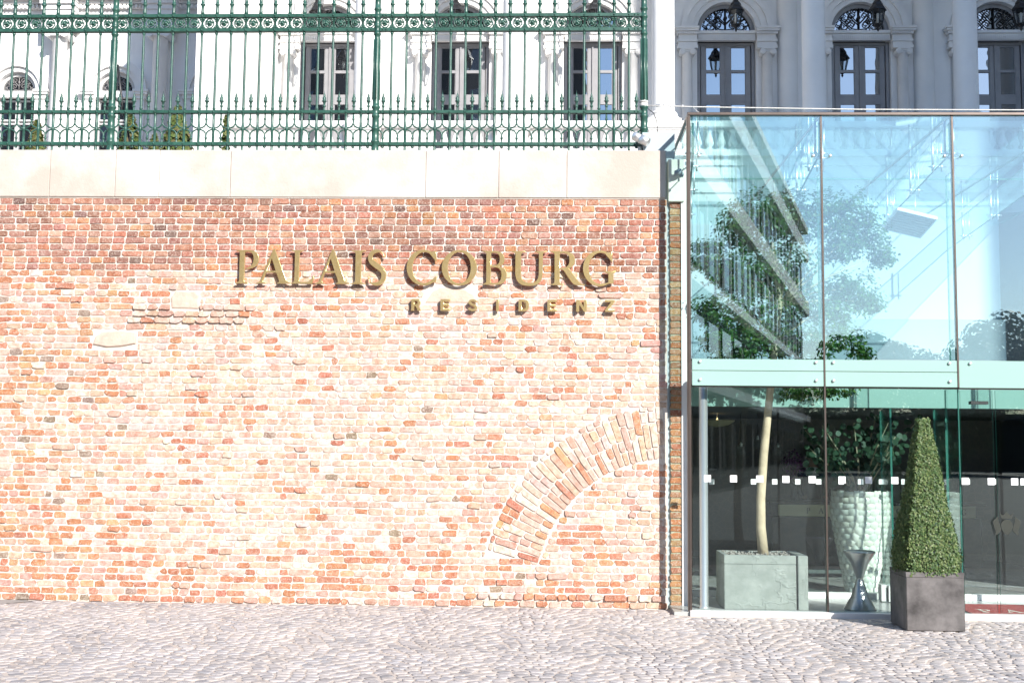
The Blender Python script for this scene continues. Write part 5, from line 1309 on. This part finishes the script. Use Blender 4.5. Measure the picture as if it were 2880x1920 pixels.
# ================================================================== ACROSS THE STREET (seen in the glass)
def prism(mb, pts, z0, z1):
    n = len(pts); mb.add([(x, y, z0) for x, y in pts]+[(x, y, z1) for x, y in pts], [(i, (i+1) % n, n+(i+1) % n, n+i) for i in range(n)]+[tuple(range(n))[::-1], tuple(range(n, 2*n))])
A = Vector((4.2, -29.5)); Bp = Vector((20.0, -81.7)); dv = (Bp-A).normalized(); nv = Vector((-dv.y, dv.x)); nv = nv if nv.x > 0 else -nv
ob = thing('opposite_building', 'long office house with vertical fins and pale floor bands across the street', 'building', (A.x-10, -55, 0))
b = MB(); prism(b, [(A.x, A.y), (Bp.x, Bp.y), (Bp.x-30, Bp.y), (-20, A.y)], -.02, 19.5); put('wall', b, 'far_facade', ob)
LN = (Bp-A).length
for zf_ in (4.2, 8.2, 12.6, 17.0, 19.3):
    b = MB(); o1 = nv*.02; o2 = nv*.55; prism(b, [tuple(A+o1-dv*.3), tuple(A+o2-dv*.3), tuple(Bp+o2), tuple(Bp+o1)], zf_, zf_+(1.1 if zf_ in (12.6, 17.0) else .45)); put('floor_band', b, 'far_slab', ob)
for i in range(int(LN/2.2)):
    c_ = A+dv*(i*2.2+.3)+nv*.22; b = MB(); d2 = dv*.06; w2 = nv*.045; prism(b, [tuple(c_-d2-w2), tuple(c_+d2-w2), tuple(c_+d2+w2), tuple(c_-d2+w2)], 8.66, 19.29); 
    if i == 0: fin0 = put('fin', b, 'far_fin', ob); base0 = fin0.location.copy()
    else: o = link('fin', fin0.data, ob, base0+Vector((dv.x*i*2.2, dv.y*i*2.2, 0)))
for fl_, zf_ in enumerate((1.0, 5.0, 9.4, 13.9)):
    for i in range(14):
        c_ = A+dv*(2+i*LN/14.4)+nv*.03; b = MB(); d2 = dv*1.3; w2 = nv*.03; prism(b, [tuple(c_-d2-w2), tuple(c_+d2-w2), tuple(c_+d2+w2), tuple(c_-d2+w2)], zf_, zf_+2.3); put('window', b, 'far_pane', ob)
tb_ = thing('opposite_house', 'tall dark tenement house with rows of windows across the street', 'building', (-22, -48, 0))
b = MB(); b.box(-46, 2.2, -62, -36.5, 19.52, 33); b.box(-46, -20.2, -62, -36.5, -.02, 19.52); put('wall', b, 'far_facade', tb_)
for zf_ in (21, 24.5, 28):
    for i in range(11):
        x = -42+i*4.1; b = MB(); b.box(x-.7, x+.7, -36.52, -36.42, zf_, zf_+2.1); o = put('window', b, 'far_pane', tb_)
        b = MB(); b.box(x-.85, x+.85, -36.5, -36.2, zf_-.2, zf_-.01); put('sill', b, 'far_slab', o)
# the unseen house added to shade the loggia is built further up
def far_tree(x, y, h, seed):
    rr = random.Random(seed); o = thing('park_tree', 'broad dark green park tree across the street', 'tree', (x, y, -.03), 'park trees across the street')
    b = MB(); b.tube([(0, 0, 0), (.1, 0, h*.35), (.0, .1, h*.7)], [.3, .22, .08], 8)
    for k in range(6): a = k; b.tube([(0, 0, h*.35), (h*.12*math.cos(a), h*.12*math.sin(a), h*.55), (h*.25*math.cos(a), h*.25*math.sin(a), h*.75)], [.12, .08, .03], 5)
    link('trunk', b.mesh('trunk', 'bark_dark'), o)
    lf = MB()
    cl_ = [(rr.gauss(0, .16)*h, rr.gauss(0, .16)*h, h*rr.uniform(.16, .9), h*rr.uniform(.11, .19)) for _ in range(20)]
    for cx_, cy_, cz_, r_ in cl_:
        for k in range(330):
            d = Vector((rr.gauss(0, 1), rr.gauss(0, 1), rr.gauss(0, 1))).normalized()*r_*rr.random()**.35; leaves(lf, (cx_+d.x, cy_+d.y, cz_+d.z*.8), d, h*.026, rr, 1.5)
    link('crown', lf.mesh('crown', 'leaf_far'), o)
for i, (x, y, h) in enumerate(((30, -100, 10.5), (36, -96, 9), (42, -100, 12), (47, -94, 10), (53, -98, 8.5), (59, -95, 9), (66, -96, 13), (73, -92, 12), (27, -112, 9), (80, -90, 11))): far_tree(x, y, h*1.32, i)

ro = thing('backdrop_hall', 'long low dark backdrop building added behind the park trees', 'building', (50, -125, 0))  # low building added to darken the horizon reflected in the glass
b = MB(); b.box(10, 120, -135, -118, -.02, 5.5); put('wall', b, 'far_facade', ro)
b = MB(); b.box(9.5, 120.5, -135.5, -117.5, 5.51, 6.3); put('roof', b, 'slate', ro)
